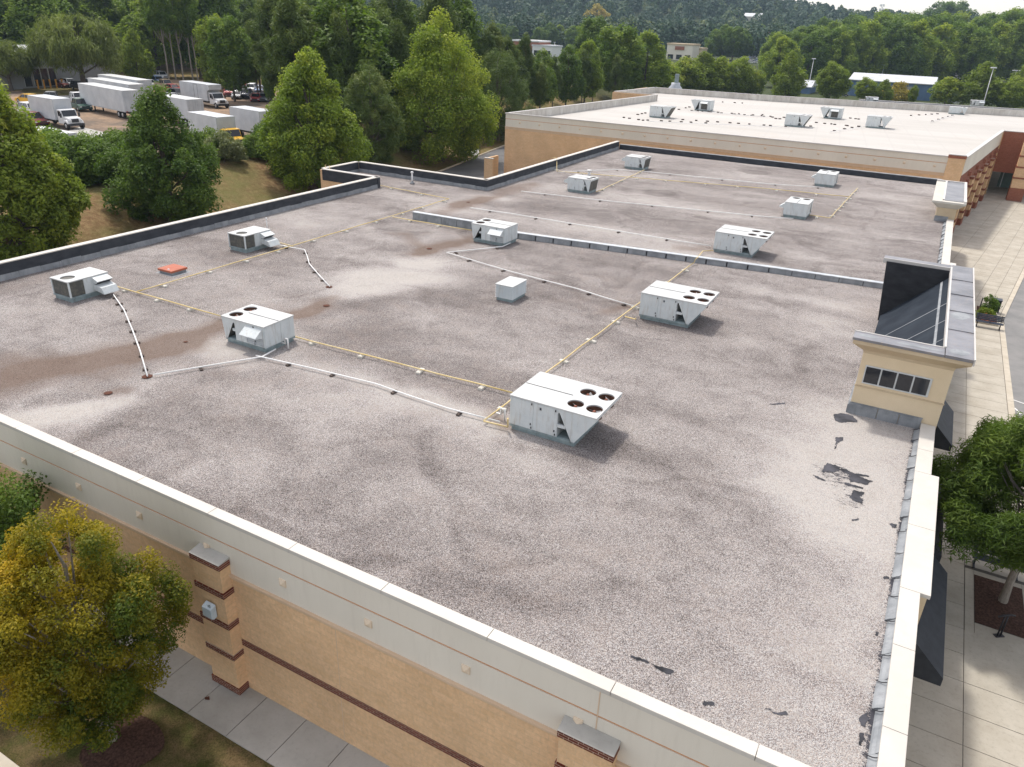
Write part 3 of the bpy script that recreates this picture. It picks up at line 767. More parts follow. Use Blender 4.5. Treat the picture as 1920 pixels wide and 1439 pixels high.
# storefront wall with brick and glass below the edge
m = MB(); m.box(1.9, 11.4, -.2, XR-.05, 88.3, 5.9); part(m, 'storefront_wall', M['beige'])
m = MB()
for y0, y1 in ((55.5,68.5),(78.5,88.2)): m.box(XR-.04, y0, 0, XR+.06, y1, 5.0)
part(m, 'brick_front', M['brick_y'])
for y0, y1 in ((13.5,17.5),(20,24.4),(26,31),(33.5,38.5),(43,47),(49.5,53),(56,60.5),(62,66.5)):
    m = MB(); m.box(XR-.05, y0, .25, XR-.015 if y0 < 55 else XR+.065, y1, 2.75); w = part(m, 'shop_window', M['glass'])
    mm = MB()
    for yy in np.linspace(y0, y1, 4): mm.box(XR-.04, yy-.03, .25, XR+.09, yy+.03, 2.75)
    mm.box(XR-.04, y0, 2.75, XR+.09, y1, 2.82); mm.box(XR-.04,y0,.19,XR+.09,y1,.25)
    mm.build('window_frame', M['alu'], w)
# dark awnings: sloping front, closed sides
def awning(y0, y1, xw, xo, zt, zb, drop=0.28):
    m = MB()
    m.prism([(xw,zt),(xo,zb),(xo,zb-drop),(xo-.02,zb-drop),(xo-.02,zb-.03),(xw,zt-.03)], 'y', y0, y1)
    for yy in (y0, y1-.015):
        m.prism([(xw,zt-.031),(xo-.02,zb-.031),(xo-.02,zb-drop),(xw,zb-drop)], 'y', yy, yy+.015)
    part(m, 'awning', M['awning'])
for a in ((19.7,25.0,XR+.0,3.62,4.3,2.95),(25.9,31.6,XR,3.42,4.3,2.95),(35.0,38.9,XR,3.60,4.3,2.95),): awning(*a)
for y0, y1, xo in ((44.0,51.5,3.45),(52.0,54.8,3.5),(56.0,62.0,3.4)): awning(y0,y1,XR+.07,xo,4.4,3.0)

# corner tower: beige walls, flared cornice, window band, sloped membrane behind
TZ = 9.30
m = MB(); m.box(-.70, 28.90, 5.9, 2.30, 29.15, 8.86); m.box(2.05, 29.15, 0, 2.30, 41.2, 8.86); m.box(-.70, 40.95, 5.9, 2.05, 41.2, 8.86)
m.box(2.05, 28.90, 0, 2.30, 29.15, 5.9)
tower = part(m, 'tower', M['beige'])
def frustum(m, r0, z0, r1, z1, skip=()):
    a = [(r0[0],r0[1],z0),(r0[2],r0[1],z0),(r0[2],r0[3],z0),(r0[0],r0[3],z0)]
    b = [(r1[0],r1[1],z1),(r1[2],r1[1],z1),(r1[2],r1[3],z1),(r1[0],r1[3],z1)]
    m.add(a+b, [f for k, f in enumerate(((0,1,5,4),(1,2,6,5),(2,3,7,6),(3,0,4,7))) if k not in skip])
# cornice as three flared runs (near, street side, far) swept along a U
def urun(prof_out, x_in, name, mat, parent):
    """prof: list of (out, z) ; U path round the tower, out = distance from the wall face"""
    m = MB()
    x0, x1, y0, y1 = -.70, 2.30, 28.90, 41.20
    path = []
    for (o, z) in prof_out: path.append([(x0-o*0.98, y0-o, z), (x1+o, y0-o, z), (x1+o, y1+o, z), (x0-o*0.98, y1+o, z)])
    n = len(prof_out); vs = [p for row in path for p in row]; fs = []
    for i in range(n):
        j = (i+1) % n
        for k in range(3): fs.append((i*4+k, i*4+k+1, j*4+k+1, j*4+k))
    fs.append(tuple(i*4 for i in range(n))); fs.append(tuple(i*4+3 for i in range(n-1,-1,-1)))
    m.add(vs, fs)
    return m.build(name, mat, parent)
urun([(-.02,8.62),(.0,8.62),(.03,8.74),(.43,9.06),(.43,9.20),(-.02,9.20)], 0, 'cornice', M['cornice'], tower)
# cap: near and far strips and the wide street-side strip
MB().box(-1.15, 28.44, 9.20, 1.84, 29.22, TZ).build('tower_cap', M['cap_metal'], tower, .01); MB().box(-1.15, 41.0, 9.20, 1.84, 41.66, TZ).build('tower_cap', M['cap_metal'], tower, .01)
m = MB(); m.box(1.86, 28.44, 9.20, 2.76, 41.66, TZ+.015)
for yy in (31.4, 33.9, 36.4, 38.9): m.box(1.86, yy, TZ+.015, 2.76, yy+.05, TZ+.045)
m.build('street_side_cap', M['cap_metal'], tower)
m = MB(); m.box(1.80, 29.2, 9.1, 1.87, 41.1, TZ+.06); m.box(2.74, 28.42, 9.1, 2.79, 41.68, TZ+.05); m.box(-1.17, 41.02-.03, 9.08, 1.80, 41.02+.03, TZ+.02); m.box(-1.17,29.18,9.08,1.80,29.24,TZ+.02)
m.build('cap_edge', M['cap_edge'], tower)
# standing water on the cap
for (cx, cy, rx, ry) in ((2.28,33.4,.33,.55),(2.28,29.0,.32,.28),(1.0,28.8,.8,.13),(-.7,28.85,.35,.15)):
    m = MB(); m.add([(cx+rx*math.cos(a)*(1+.15*math.sin(2*a)), cy+ry*math.sin(a), TZ+.0185 if cx > 1.9 else TZ+.004) for a in np.linspace(0,2*math.pi,22)[:-1]], [tuple(range(21))]); m.build('puddle', M['flash'], tower)
# back lining, sloped membrane with seams
m = MB(); m.box(1.98, 29.16, 6.2, 2.04, 40.9, 9.2); m.box(-.66, 40.86, 6.14, 1.98, 40.945, 9.19); m.box(-.66, 29.155, 6.14, 1.98, 29.2, 9.19)
m.prism([(-.72,6.14),(-.66,6.14),(-.66,9.19),(-1.0,9.19)], 'y', 40.86, 40.945)
m.build('membrane_lining', M['membrane'], tower)
m = MB(); m.prism([(-.66,6.15),(-.66,6.42),(1.975,9.0),(1.975,6.15)], 'y', 29.21, 40.85)
sl = m.build('sloped_roof', M['membrane_grey'], tower)
m = MB()
def slz(x): return 6.42+(x+.66)*(9.0-6.42)/(1.975+.66)
for yy in (31.5, 33.9, 36.4): m.prism([(-.64,slz(-.64)+.002),(1.96,slz(1.96)+.002),(1.96,slz(1.96)+.012),(-.64,slz(-.64)+.012)], 'y', yy, yy+.06)
m.prism([(1.55,slz(1.55)+.003),(1.63,slz(1.63)+.003),(1.63,slz(1.63)+.014),(1.55,slz(1.55)+.014)], 'y', 29.3, 40.8)
m.build('membrane_seam', M['flash'], sl)
# window band of four panes on the near face
fr = MB(); fr.box(-.50, 28.865, 7.44, 1.74, 28.905, 8.18)
wf = fr.build('window_frame', M['alu'], tower, .006)
for k in range(4):
    x0 = -.46+k*.545; mm = MB(); mm.box(x0, 28.85, 7.50, x0+.49, 28.87, 8.13); mm.build('window_pane', M['glass'], tower)
m = MB(); m.box(-.72, 28.86, 7.28, 2.32, 28.91, 7.33); m.build('string_course', M['cornice'], tower)
# grey base flashing panels
m = MB()
for a, b in ((-.74,.28),(.29,1.02),(1.03,1.78)): m.box(a+.006, 28.82, 6.10, b-.006, 28.895, 6.56)
m.box(-.78, 28.85, 6.1, -.705, 29.9, 6.5); m.box(-.80,29.9,6.1,-.705,33,6.35)
m.box(-.74, 28.86, 6.56, 1.80, 28.90, 6.60)
m.build('base_flashing', M['flash'], tower)

# smaller far tower
T2Z = 7.8
m = MB(); m.box(.92, 69.2, 5.9, 2.30, 78.8, 7.4); t2 = part(m, 'small_tower', M['cornice'])
m = MB()
x0, x1, y0, y1 = .92, 2.30, 69.2, 78.8
frustum(m, (x0-.02,y0-.02,x1+.02,y1+.02), 7.2, (x0-.5,y0-.5,x1+.5,y1+.5), 7.62)
frustum(m, (x0-.5,y0-.5,x1+.5,y1+.5), 7.62, (x0-.5,y0-.5,x1+.5,y1+.5), 7.76)
m.add([(x0-.5,y0-.5,7.76),(x1+.5,y0-.5,7.76),(x1+.5,y1+.5,7.76),(x0-.5,y1+.5,7.76)], [(0,1,2,3)])
m.add([(x0-.02,y0-.02,7.2),(x1+.02,y0-.02,7.2),(x1+.02,y1+.02,7.2),(x0-.02,y1+.02,7.2)], [(0,1,2,3)])
m.build('cornice', M['cornice_grey'], t2)
m = MB(); m.box(x0+.35, y0+.1, 7.76, x1+.3, y1+.3, 7.80); m.build('roof_panel', M['cap_metal'], t2)
m = MB(); m.box(x1+.3,y0-.3,7.76,x1+.5,y1+.5,7.90); m.box(x0+.2,y0+.1,7.76,x0+.345,y1+.3,7.86); m.box(x0-.5,y1+.3,7.76,x1+.5,y1+.5,7.88)
m.build('cap_edge', M['cap_edge'], t2)
m = MB(); m.box(.88, 69.1, 6.1, 1.85, 69.18, 6.55); m.build('base_flashing', M['flash'], t2)

# expansion joint kerb across the roof
m = MB(); f = MB()
ej = [(-32.1,44.1,.52),(-27.1,44.15,.55),(-25.6,44.2,.45),(-23.4,44.05,.34),(-7.3,46.2,.31),(-.75,47.0,.26)]
c = MB()
for a, b in zip(ej[:-1], ej[1:]):
    L = math.hypot(b[0]-a[0], b[1]-a[1]); k = max(1, int(L/1.2))
    for i in range(k):
        t0, t1 = i/k, (i+1)/k
        P = lambda t: (a[0]+(b[0]-a[0])*t, a[1]+(b[1]-a[1])*t, a[2]+(b[2]-a[2])*t)
        p, q = P(t0+.003), P(t1-.003)
        m.add([(p[0],p[1]-.16,ROOF-.03),(q[0],q[1]-.16,ROOF-.03),(q[0],q[1]+.2,ROOF-.03),(p[0],p[1]+.2,ROOF-.03),
               (p[0],p[1]-.10,ROOF+p[2]),(q[0],q[1]-.10,ROOF+q[2]),(q[0],q[1]+.2,ROOF+q[2]),(p[0],p[1]+.2,ROOF+p[2])],
              [(0,3,2,1),(4,5,6,7),(0,1,5,4),(1,2,6,5),(2,3,7,6),(3,0,4,7)])
    c.add([(a[0],a[1]-.13,ROOF+a[2]+.003),(b[0],b[1]-.13,ROOF+b[2]+.003),(b[0],b[1]+.23,ROOF+b[2]+.003),(a[0],a[1]+.23,ROOF+a[2]+.003),
           (a[0],a[1]-.13,ROOF+a[2]+.05),(b[0],b[1]-.13,ROOF+b[2]+.05),(b[0],b[1]+.23,ROOF+b[2]+.05),(a[0],a[1]+.23,ROOF+a[2]+.05)],
          [(0,3,2,1),(4,5,6,7),(0,1,5,4),(1,2,6,5),(2,3,7,6),(3,0,4,7)])
ejo = part(m, 'expansion_joint', M['flash'])
k_ = MB()
for a, b in zip(ej[:-1], ej[1:]): k_.add([(a[0],a[1]-.06,ROOF-.02),(b[0],b[1]-.06,ROOF-.02),(b[0],b[1]+.17,ROOF-.02),(a[0],a[1]+.17,ROOF-.02),(a[0],a[1]-.06,ROOF+a[2]-.02),(b[0],b[1]-.06,ROOF+b[2]-.02),(b[0],b[1]+.17,ROOF+b[2]-.02),(a[0],a[1]+.17,ROOF+a[2]-.02)],[(0,3,2,1),(4,5,6,7),(0,1,5,4),(1,2,6,5),(2,3,7,6),(3,0,4,7)])
k_.build('joint_core', M['dark_metal'], ejo)
c.build('joint_cover', M['galv'], ejo)
# ------------------------------------------------------------------ rooftop units
def plate_with_holes(name, x0, y0, x1, y1, z0, z1, holes, mats, parent, n=28):
    """thin top sheet with round openings"""
    bm = bmesh.new()
    def ring(z):
        loops = []
        vs = [bm.verts.new(p) for p in ((x0,y0,z),(x1,y0,z),(x1,y1,z),(x0,y1,z))]
        loops.append(vs)
        for (cx,cy,r) in holes:
            loops.append([bm.verts.new((cx+r*math.cos(2*math.pi*k/n), cy+r*math.sin(2*math.pi*k/n), z)) for k in range(n)])
        return loops
    la, lb = ring(z1), ring(z0)
    for loops in (la, lb):
        es = []
        for L in loops:
            for i in range(len(L)): es.append(bm.edges.new((L[i], L[(i+1) % len(L)])))
        bmesh.ops.triangle_fill(bm, edges=es, use_beauty=True, use_dissolve=False)
    for A, B in zip(la, lb):
        for i in range(len(A)): bm.faces.new((A[i], A[(i+1) % len(A)], B[(i+1) % len(A)], B[i]))
    bmesh.ops.recalc_face_normals(bm, faces=bm.faces)
    me = bpy.data.meshes.new(name); bm.to_mesh(me); bm.free()
    for m in (mats if isinstance(mats,(list,tuple)) else [mats]): me.materials.append(m)
    o = bpy.data.objects.new(name, me)
    return link(o, parent)
def fan_mesh(r, blades=3, seed=0):
    m = MB()
    m.lathe([(r*.26,-.10),(r*.26,.0),(r*.18,.05),(.01,.06)], (0,0,0), 12, 0)
    for k in range(blades):
        a0 = 2*math.pi*k/blades+seed; P = []
        for (rr, da, z) in ((.24,-.28,-.05),(.93,-.42,-.09),(.96,.30,.03),(.24,.25,.04)):
            P.append((r*rr*math.cos(a0+da), r*rr*math.sin(a0+da), z))
        m.add(P+[(p[0],p[1],p[2]-.012) for p in P], [(0,1,2,3),(7,6,5,4),(0,4,5,1),(1,5,6,2),(2,6,7,3),(3,7,4,0)], 1)
    return m
def coil_unit(name, label, group, Lc=1.85, Lv=1.40, apex=.60, D=2.3, H=1.33, fans=2, mirror=False, hood=None, curb_h=.16, fr=.29, decal=True, cat='rooftop unit'):
    """packaged unit: cabinet + V shaped condenser with fans on top; origin at the near left base corner"""
    root = empty(name, (0,0,0), 0, label, cat, group)
    W = Lc+Lv
    X = (lambda x: W-x) if mirror else (lambda x: x)
    def bx(m, x0,y0,z0,x1,y1,z1,mi=0): m.box(X(x0),y0,z0,X(x1),y1,z1,mi)
    b = curb_h
    m = MB(); bx(m,.06,.06,-.12,Lc+apex+.05,D-.06,b-.055); m.build('roof_curb', M['curb_metal'], root, .01)
    m = MB(); bx(m,0,0,b-.05,Lc+apex+.06,D,b+.03); bx(m,Lc,0.04,b+.03,Lc+apex-.02,D-.04,b+.05)
    for k in range(3): bx(m, .25+k*.8, -.012, b-.03, .37+k*.8, .0, b+.01)
    m.build('base_rail', M['curb_metal'], root, .006)
    m = MB(); bx(m,0,0.01,b+.03,Lc,D-.01,H-.05); cabinet = m.build('cabinet', M['white_metal'], root, .012)
    # access panels on the near face and the free end
    for (x0,x1) in (((.025,Lc*.5-.012),(Lc*.5+.012,Lc-.02)) if hood != 'front' else ((.025,Lc*.36),(Lc*.36+.02,Lc*.36+.05))):
        m = MB(); bx(m,x0,-.004,b+.06,x1,.012,H-.08); p = m.build('access_panel', M['white_metal'], root, .006)
        h = MB()
        for (zx, zz) in ((x1-.08,b+.25),(x1-.05,b+.12),(x1-.06,H-.14)): bx(h, zx-.018,-.03,zz-.035,zx+.018,-.003,zz+.035)
        h.build('latch', M['dark_metal'], p)
    m = MB()
    for yy0,yy1 in ((.03,D*.52),(D*.52+.025,D-.03)): m.box(min(X(0),X(-.014)),yy0,b+.06,max(X(0),X(-.014)),yy1,H-.08)
    m.build('end_panel', M['white_metal'], root, .005)
    if decal:
        m = MB(); bx(m, Lc*.60, -.009, H-.30, Lc*.60+.13, -.003, H-.16); m.build('rating_plate', M['top_metal'], root)
        m = MB(); bx(m, Lc*.60+.05, -.0125, H-.275, Lc*.60+.12, -.0095, H-.185); m.build('rating_print', M['navy_iron'], root)
    # V section
    x0, xa, x1 = Lc, Lc+apex, W
    zt, zb = H-.05, b+.0
    front = [(x0+.0,zt),(x1,zt),(x1,zt-.09),(xa+.06,zb),(xa-.04,zb),(x0+.06,zt-.12),(x0,zt-.16)]
    for y0, y1 in ((.0,.02),(D-.02,D)): MB().prism([(X(px),pz) for px,pz in front], 'y', y0, y1).build('condenser_end', M['white_metal'], root, .004)
    m = MB()
    def slant(p, q, w, y0, y1):
        a = (X(p[0]),p[1]); c = (X(q[0]),q[1]); s = -1 if mirror else 1
        m.prism([a, c, (c[0]-s*w,c[1]), (a[0]-s*w,a[1])], 'y', y0, y1)
    slant((x1-.02,zt-.09),(xa+.055,zb+.01),.07,.021,D-.021)
    slant((x0+.13,zt-.12),(xa-.0,zb+.01),.06,.021,D-.021)
    m.build('condenser_coil', M['coil'], root)
    m = MB(); bx(m,x1-.025,.021,zt-.10,x1,D-.021,zt-.001); m.build('end_cap', M['white_metal'], root, .004)
    m = MB(); bx(m, x0-.0,.02,b+.42,x0+.30*Lv/1.4,.10,b+.54); m.build('cross_rail', M['white_metal'], root)
    # fans
    rows = [D*.27, D*.73]
    cols = [x0+Lv*.26, x0+Lv*.76] if fans == 4 else [x0+Lv*.46]
    holes = [(X(cx), ry, fr) for cx in cols for ry in rows]
    plate_with_holes('top_panel', min(X(-.015),X(W+.015)), -.015, max(X(-.015),X(W+.015)), D+.015, H-.05, H, holes, M['top_metal'], root)
    m = MB(); bx(m, .02, D*.5-.012, H, x0+.02, D*.5+.012, H+.012); m.build('top_seam', M['dark_metal'], root)
    for k, (hx, hy, r) in enumerate(holes):
        m = MB(); n = 24
        m.lathe([(r-.01,H-.32),(r-.004,H-.045)], (hx,hy,0), n, 0, top=False)
        w = m.build('fan_well', M['fan_well'], root)
        f = fan_mesh(r-.03, 3, k*1.3).build('fan', [M['fan_hub'], M['fan_blade']], root, loc=(hx,hy,H-.13))
    # outdoor air hood
    if hood == 'front':
        hx0, hx1 = (Lc*.06, Lc*.60)
        m = MB(); m.prism([(.0,H-.13),(-.42,H-.42),(-.42,H-.45),(-.40,H-.45),(.0,H-.16)], 'x', X(hx0), X(hx1))
        for xx in (hx0,hx1-.012): m.prism([(.0,H-.161),(-.40,H-.451),(.0,H-.56)], 'x', X(xx), X(xx+.012))
        m.build('air_hood', M['white_metal'], root)
        m = MB(); bx(m,hx0+.03,-.012,b+.12,hx1-.02,-.004,H-.50)
        g = m.build('relief_louver', M['white_metal'], root)
        mm = MB()
        for k in range(6):
            zz = b+.16+k*.085
            mm.prism([(-.012,zz),(-.045,zz-.03),(-.045,zz-.036),(-.012,zz-.006)], 'x', X(hx0+.05), X(hx1-.05))
        for xx in (hx0+.03,(hx0+hx1)/2,hx1-.03): bx(mm,xx-.012,-.05,b+.10,xx+.012,-.012,H-.50)
        mm.build('louver_blade', M['galv'], g)
    elif hood == 'end':
        m = MB(); m.prism([(X(0),H-.10),(X(-.5),H-.36),(X(-.5),H-.55),(X(-.48),H-.55),(X(0),H-.60)], 'y', D*.15, D*.7); m.build('air_hood', M['white_metal'], root, .006)
    elif hood == 'back':
        m = MB(); m.prism([(D,H-.15),(D+.5,H-.42),(D+.5,H-.46),(D,H-.2)], 'x', X(Lc*.22), X(Lc*.85))
        for xx in (Lc*.22, Lc*.84): m.prism([(D,H-.201),(D+.49,H-.461),(D,H-.8)], 'x', X(xx), X(xx+.014))
        m.build('air_hood', M['white_metal'], root)
        m = MB(); bx(m,Lc*.25,D,b+.1,Lc*.8,D+.02,H-.3); m.build('relief_louver', M['coil'], root)
    return root
def unit_at(root, x, y, z, rz=0.0, label=None, group=None):
    root.location = (x,y,z); root.rotation_euler = (0,0,rz)
    if label: root['label'] = label
    if group: root['group'] = group
    return root
Zr = ROOF+0.03
G4 = 'large four fan rooftop units on the gravel roof'
U = coil_unit('rooftop_unit', 'nearest and largest white four fan unit, where yellow and white pipes meet', G4, fans=4)
unit_at(U, -11.05, 20.66, Zr)
U2 = copy_tree(U); unit_at(U2, -11.15, 34.05, Zr, 0, 'white four fan unit midway across the gravel roof, right of the louvered vent')
U3 = copy_tree(U); unit_at(U3, -11.45, 48.75, Zr, 0, 'white four fan unit just beyond the low grey kerb across the gravel roof')
GW = 'air units on the white roof'
WR = 7.40
for (x, y, rz, lab) in ((-38.95,113.0,0,'white unit with slanted right end, front left on the far white roof'),(-20.3,117.6,0,'white unit with slanted right end, middle of the front row on the white roof'),(-10.35,125.6,0,'white unit with slanted right end, nearest the front right edge of the white roof'),
                        (-34.4,131.6,math.pi,'white unit turned round with a hood, back left on the white roof'),(-14.9,136.6,math.pi,'white unit turned round with a hood, back middle on the white roof')):
    o = coil_unit('rooftop_unit', lab, GW, fans=4, H=1.62, hood='back') if x == -38.95 else copy_tree(WU)
    if x == -38.95: WU = o
    unit_at(o, x, y, WR, rz, lab, GW); 
S = coil_unit('rooftop_unit', 'small white box unit alone near the far right of the white roof', GW, Lc=1.9, Lv=.9, apex=.6, D=1.6, H=1.2, fans=2, decal=False)
unit_at(S, -.3, 163.0, WR)
G2 = 'two fan rooftop units on the gravel roof'
K = coil_unit('rooftop_unit', 'white two fan unit with air hood at the left, where a white drain pipe forks', G2, Lc=1.75, Lv=.74, apex=.56, D=1.75, H=1.17, fans=2, mirror=True, hood='front', fr=.30, decal=False)
unit_at(K, -25.45, 20.8, Zr)
K2 = copy_tree(K); unit_at(K2, -25.6, 41.55, Zr, 0, 'white two fan hooded unit at the end of the tall grey kerb wall')
K3 = coil_unit('rooftop_unit', 'white two fan unit left of the far drain pipes, in front of the farthest one', G2, Lc=1.55, Lv=.62, apex=.42, D=1.7, H=1.20, fans=2, hood='end', fr=.28, decal=False)
unit_at(K3, -27.6, 60.6, Zr, 0)
K4 = copy_tree(K3); unit_at(K4, -28.0, 75.3, Zr, 0, 'farthest white two fan unit, by the far left corner of the black parapet')
K5 = copy_tree(K); unit_at(K5, -9.65, 62.5+2.49, Zr, -math.pi/2, 'white two fan unit at the far right, beside the zigzag yellow pipe')
K6 = copy_tree(K); unit_at(K6, -9.8, 78.6+2.49, Zr, -math.pi/2, 'white two fan unit close to the far parapet, behind the zigzag yellow pipe')

# small single-fan units with mesh sides
def small_unit(label, group):
    root = empty('rooftop_unit', (0,0,0), 0, label, 'rooftop unit', group)
    W, D, H, b = 1.40, 2.1, 1.02, .18
    m = MB(); m.box(.05,.05,-.12,W-.05,D-.05,b-.05); m.build('roof_curb', M['curb_metal'], root, .01)
    m = MB(); m.box(0,0,b-.05,W,D,b+.03); m.build('base_rail', M['curb_metal'], root, .006)
    m = MB(); m.box(.0,.86,b+.03,W,D,H-.05); m.build('cabinet', M['white_metal'], root, .012)
    m = MB(); m.box(.06,.05,b+.04,W-.05,.85,H-.06); m.build('condenser_coil', M['coil'], root)
    m = MB()
    for x,y in ((0,0),(W-.07,0),(0,.79),(W-.07,.79)): m.box(x,y,b+.03,x+.07,y+.07,H-.05)
    m.build('corner_post', M['white_metal'], root, .006)
    plate_with_holes('top_panel', -.015,-.015,W+.015,D+.015,H-.05,H,[(W/2,.46,.33)], M['top_metal'], root)
    m = MB(); m.lathe([(.32,H-.30),(.326,H-.045)], (W/2,.46,0), 24, top=False); m.build('fan_well', M['fan_well'], root)
    fan_mesh(.29,3,.4).build('fan', [M['fan_hub'],M['fan_blade']], root, loc=(W/2,.46,H-.14))
    m = MB(); m.box(W,.93,b+.06,W+.012,1.30,H-.08); m.build('access_panel', M['white_metal'], root, .005)
    # two hoods stacked on the right side
    m = MB(); m.prism([(W,H-.06),(W+.42,H-.22),(W+.42,H-.25),(W,H-.10)], 'y', 1.22, 2.04)
    for y in (1.22,2.028): m.prism([(W,H-.101),(W+.41,H-.251),(W+.26,H-.37),(W,H-.37)], 'y', y, y+.012)
    m.build('air_hood', M['white_metal'], root)
    m = MB(); m.box(W,1.24,H-.40,W+.22,2.02,H-.16); m.build('filter', M['dark_metal'], root)
    m = MB(); m.prism([(W,H-.38),(W+.62,H-.50),(W+.80,H-.80),(W+.76,H-.82),(W+.05,H-.70)], 'y', 1.22, 2.04)
    m.build('relief_hood', M['white_metal'], root, .006)
    return root
G1 = 'single fan rooftop units on the gravel roof'
s1 = small_unit('white one fan unit with dark mesh sides at far left, white pipe running from it', G1); unit_at(s1, -36.5, 20.1, Zr)
s2 = copy_tree(s1); unit_at(s2, -36.35, 31.0, Zr, 0, 'white unit with dark mesh sides and one fan, beyond the red roof hatch')

# louvered vent, red hatch
vt = empty('louvered_vent', (-18.45,32.35,Zr), 0, 'white slatted square vent house standing alone between the pipes', 'vent')
m = MB(); m.box(.06,.06,-.1,.98,1.5,.16); m.build('roof_curb', M['curb_metal'], vt, .01)
m = MB(); m.box(.08,.08,.16,.96,1.48,.80); m.build('core', M['galv'], vt)
m = MB()
for k in range(8):
    z0 = .14+k*.085; o0 = .0; 
    m.add([(-o0,-o0,z0),(1.04+o0,-o0,z0),(1.04+o0,1.56+o0,z0),(-o0,1.56+o0,z0),(.07,.07,z0+.075),(.97,.07,z0+.075),(.97,1.49,z0+.075),(.07,1.49,z0+.075)],
          [(0,1,5,4),(1,2,6,5),(2,3,7,6),(3,0,4,7),(0,3,2,1)])
m.build('louver_blade', M['white_metal'], vt)
m = MB(); m.box(-.01,-.01,.815,1.05,1.57,.85); m.build('top_panel', M['top_metal'], vt, .012)
ht = empty('roof_hatch', (-35.85,25.6,Zr), 0, 'red brown square roof hatch lid on a grey kerb beside the yellow pipe', 'roof hatch')
m = MB(); m.box(.03,.03,-.1,1.02,.97,.12); m.box(-.15,-.12,-.05,1.3,1.1,-.012); m.build('hatch_curb', M['flash'], ht, .01)
m = MB(); m.box(-.03,-.03,.121,1.08,1.03,.24); m.build('hatch_lid', M['hatch_red'], ht, .02)
m = MB(); m.box(.6,.1,.24,.72,.2,.265); m.build('hatch_handle', M['galv'], ht, .005)

# roof drains, vent pipes
gd = 'rusty roof drains'
drains = [((276,707),.26,'rusty drain at the end of the long white pipe from the far left unit'),((617,539),.24,'rusty drain at the end of the white pipe left of the pale gravel patch'),((612,574),.22,'rusty drain dome on a grey bare patch in front of the big pale patch'),
          ((805,467),.24,'rusty drain alone on brown stained gravel left of the kerb wall unit'),((203,738),.20,'orange brown drain dome near the near left corner of the roof'),((878,380),.2,'small rusty drain behind the tall kerb wall'),((348,642),.12,'tiny dark vent cap on brown streaked gravel')]
d0 = None
for (pp, r, lab) in drains:
    p = on_z(*pp)
    if d0 is None:
        m = MB(); m.lathe([(1.25,-.02),(1.2,.045),(.95,.06),(.8,.08),(.62,.20),(.4,.30),(.02,.33)], (0,0,0), 16)
        for k in range(8):
            a = k*math.pi/4; m.box(.9*math.cos(a)-.06,.9*math.sin(a)-.06,.03,.9*math.cos(a)+.06,.9*math.sin(a)+.06,.14)
        o = m.build('roof_drain', M['rust']); d0 = o
    else: o = d0.copy(); COL.objects.link(o)
    o.location = (p[0],p[1],ROOF+.02); o.scale = (r*.62,r*.62,r*.5); tag(o, lab, 'roof drain', gd)
for (pp, hgt, r, lab) in (((773,345),1.0,.07,'tall white vent pipe with cap beside the black left parapet'),((502,437),.95,.03,'thin white vent pipe behind the second mesh sided unit'),((1104,334),.7,.13,'short round vent pipe right behind the far left unit'),((984,328),.6,.04,'small white vent pipe by the far left parapet'),((1172,268),.5,.06,'little vent pipe by the farthest unit')):
    if pp == (1172,268): continue
    p = on_z(*pp)
    v = empty('vent_pipe', (p[0],p[1],ROOF), 0, lab, 'vent pipe', 'vent pipes through the gravel roof')
    m = MB(); m.tube([(0,0,0),(0,0,hgt)], r, 10); m.build('pipe', M['pvc'], v)
    m = MB(); m.lathe([(r*3.2,0),(r*3,.05),(r*1.3,.16),(r*1.1,.22)], (0,0,.03), 12); m.build('pipe_boot', M['flash'], v)
    m = MB(); m.lathe([(r*1.6,hgt-.08),(r*1.9,hgt-.02),(r*1.6,hgt+.05),(.01,hgt+.08)], (0,0,0), 10); m.build('cap', M['pvc'], v)

# ------------------------------------------------------------------ pipe runs with their sleepers
def make_run(name, label, group, pts, r, mat, lift, block, spacing, blabel, zfix=None):
    P = []
    for p in pts:
        if len(p) == 3: q = on_z(p[0],p[1],ROOF+p[2]); P.append((q[0],q[1],ROOF+p[2]))
        else: q = on_z(p[0],p[1],ROOF+lift); P.append((q[0],q[1],ROOF+lift))
    m = MB()
    # add slight sag and wander
    Q = [P[0]]
    for a, b in zip(P[:-1], P[1:]):
        L = math.dist(a,b); n = max(1, int(L/1.5))
        for i in range(1, n+1):
            t = i/n; w = .02*math.sin(i*2.1+a[0]) if i < n else 0
            Q.append((a[0]+(b[0]-a[0])*t+w, a[1]+(b[1]-a[1])*t+w, a[2]+(b[2]-a[2])*t-(.012 if i % 2 and i < n else 0)))
    m.tube(Q, r, 8)
    o = m.build(name, mat); tag(o, label, 'pipe', group)
    # sleepers
    rest = spacing*.5; k = 0
    for a, b in zip(P[:-1], P[1:]):
        L = math.hypot(b[0]-a[0], b[1]-a[1]); 
        if L < .6: continue
        t = rest
        while t < L-.1:
            f = t/L; ang = math.atan2(b[1]-a[1], b[0]-a[0])
            s = block.copy(); COL.objects.link(s)
            jit = random.uniform(-.15,.15)
            s.location = (a[0]+(b[0]-a[0])*f, a[1]+(b[1]-a[1])*f, ROOF); s.rotation_euler = (0,0,ang+jit)
            sc_ = random.choice((.8,1.0,1.0,1.25)); s.scale = (1,sc_,1)
            tag(s, blabel, 'pipe support', group+' sleepers'); k += 1
            t += spacing*random.uniform(.8,1.2)
        rest = max(.4, t-L)
    return o
random.seed(11)
m = MB(); m.box(-.09,-.20,-.03,.09,.20,.09); m.box(-.05,-.17,.09,.05,.17,.105)
bw = m.mesh('pipe_sleeper', M['block_white'])
m = MB(); m.box(-.06,-.13,-.03,.06,.13,.075)
bd = m.mesh('pipe_sleeper', M['block_dark'])
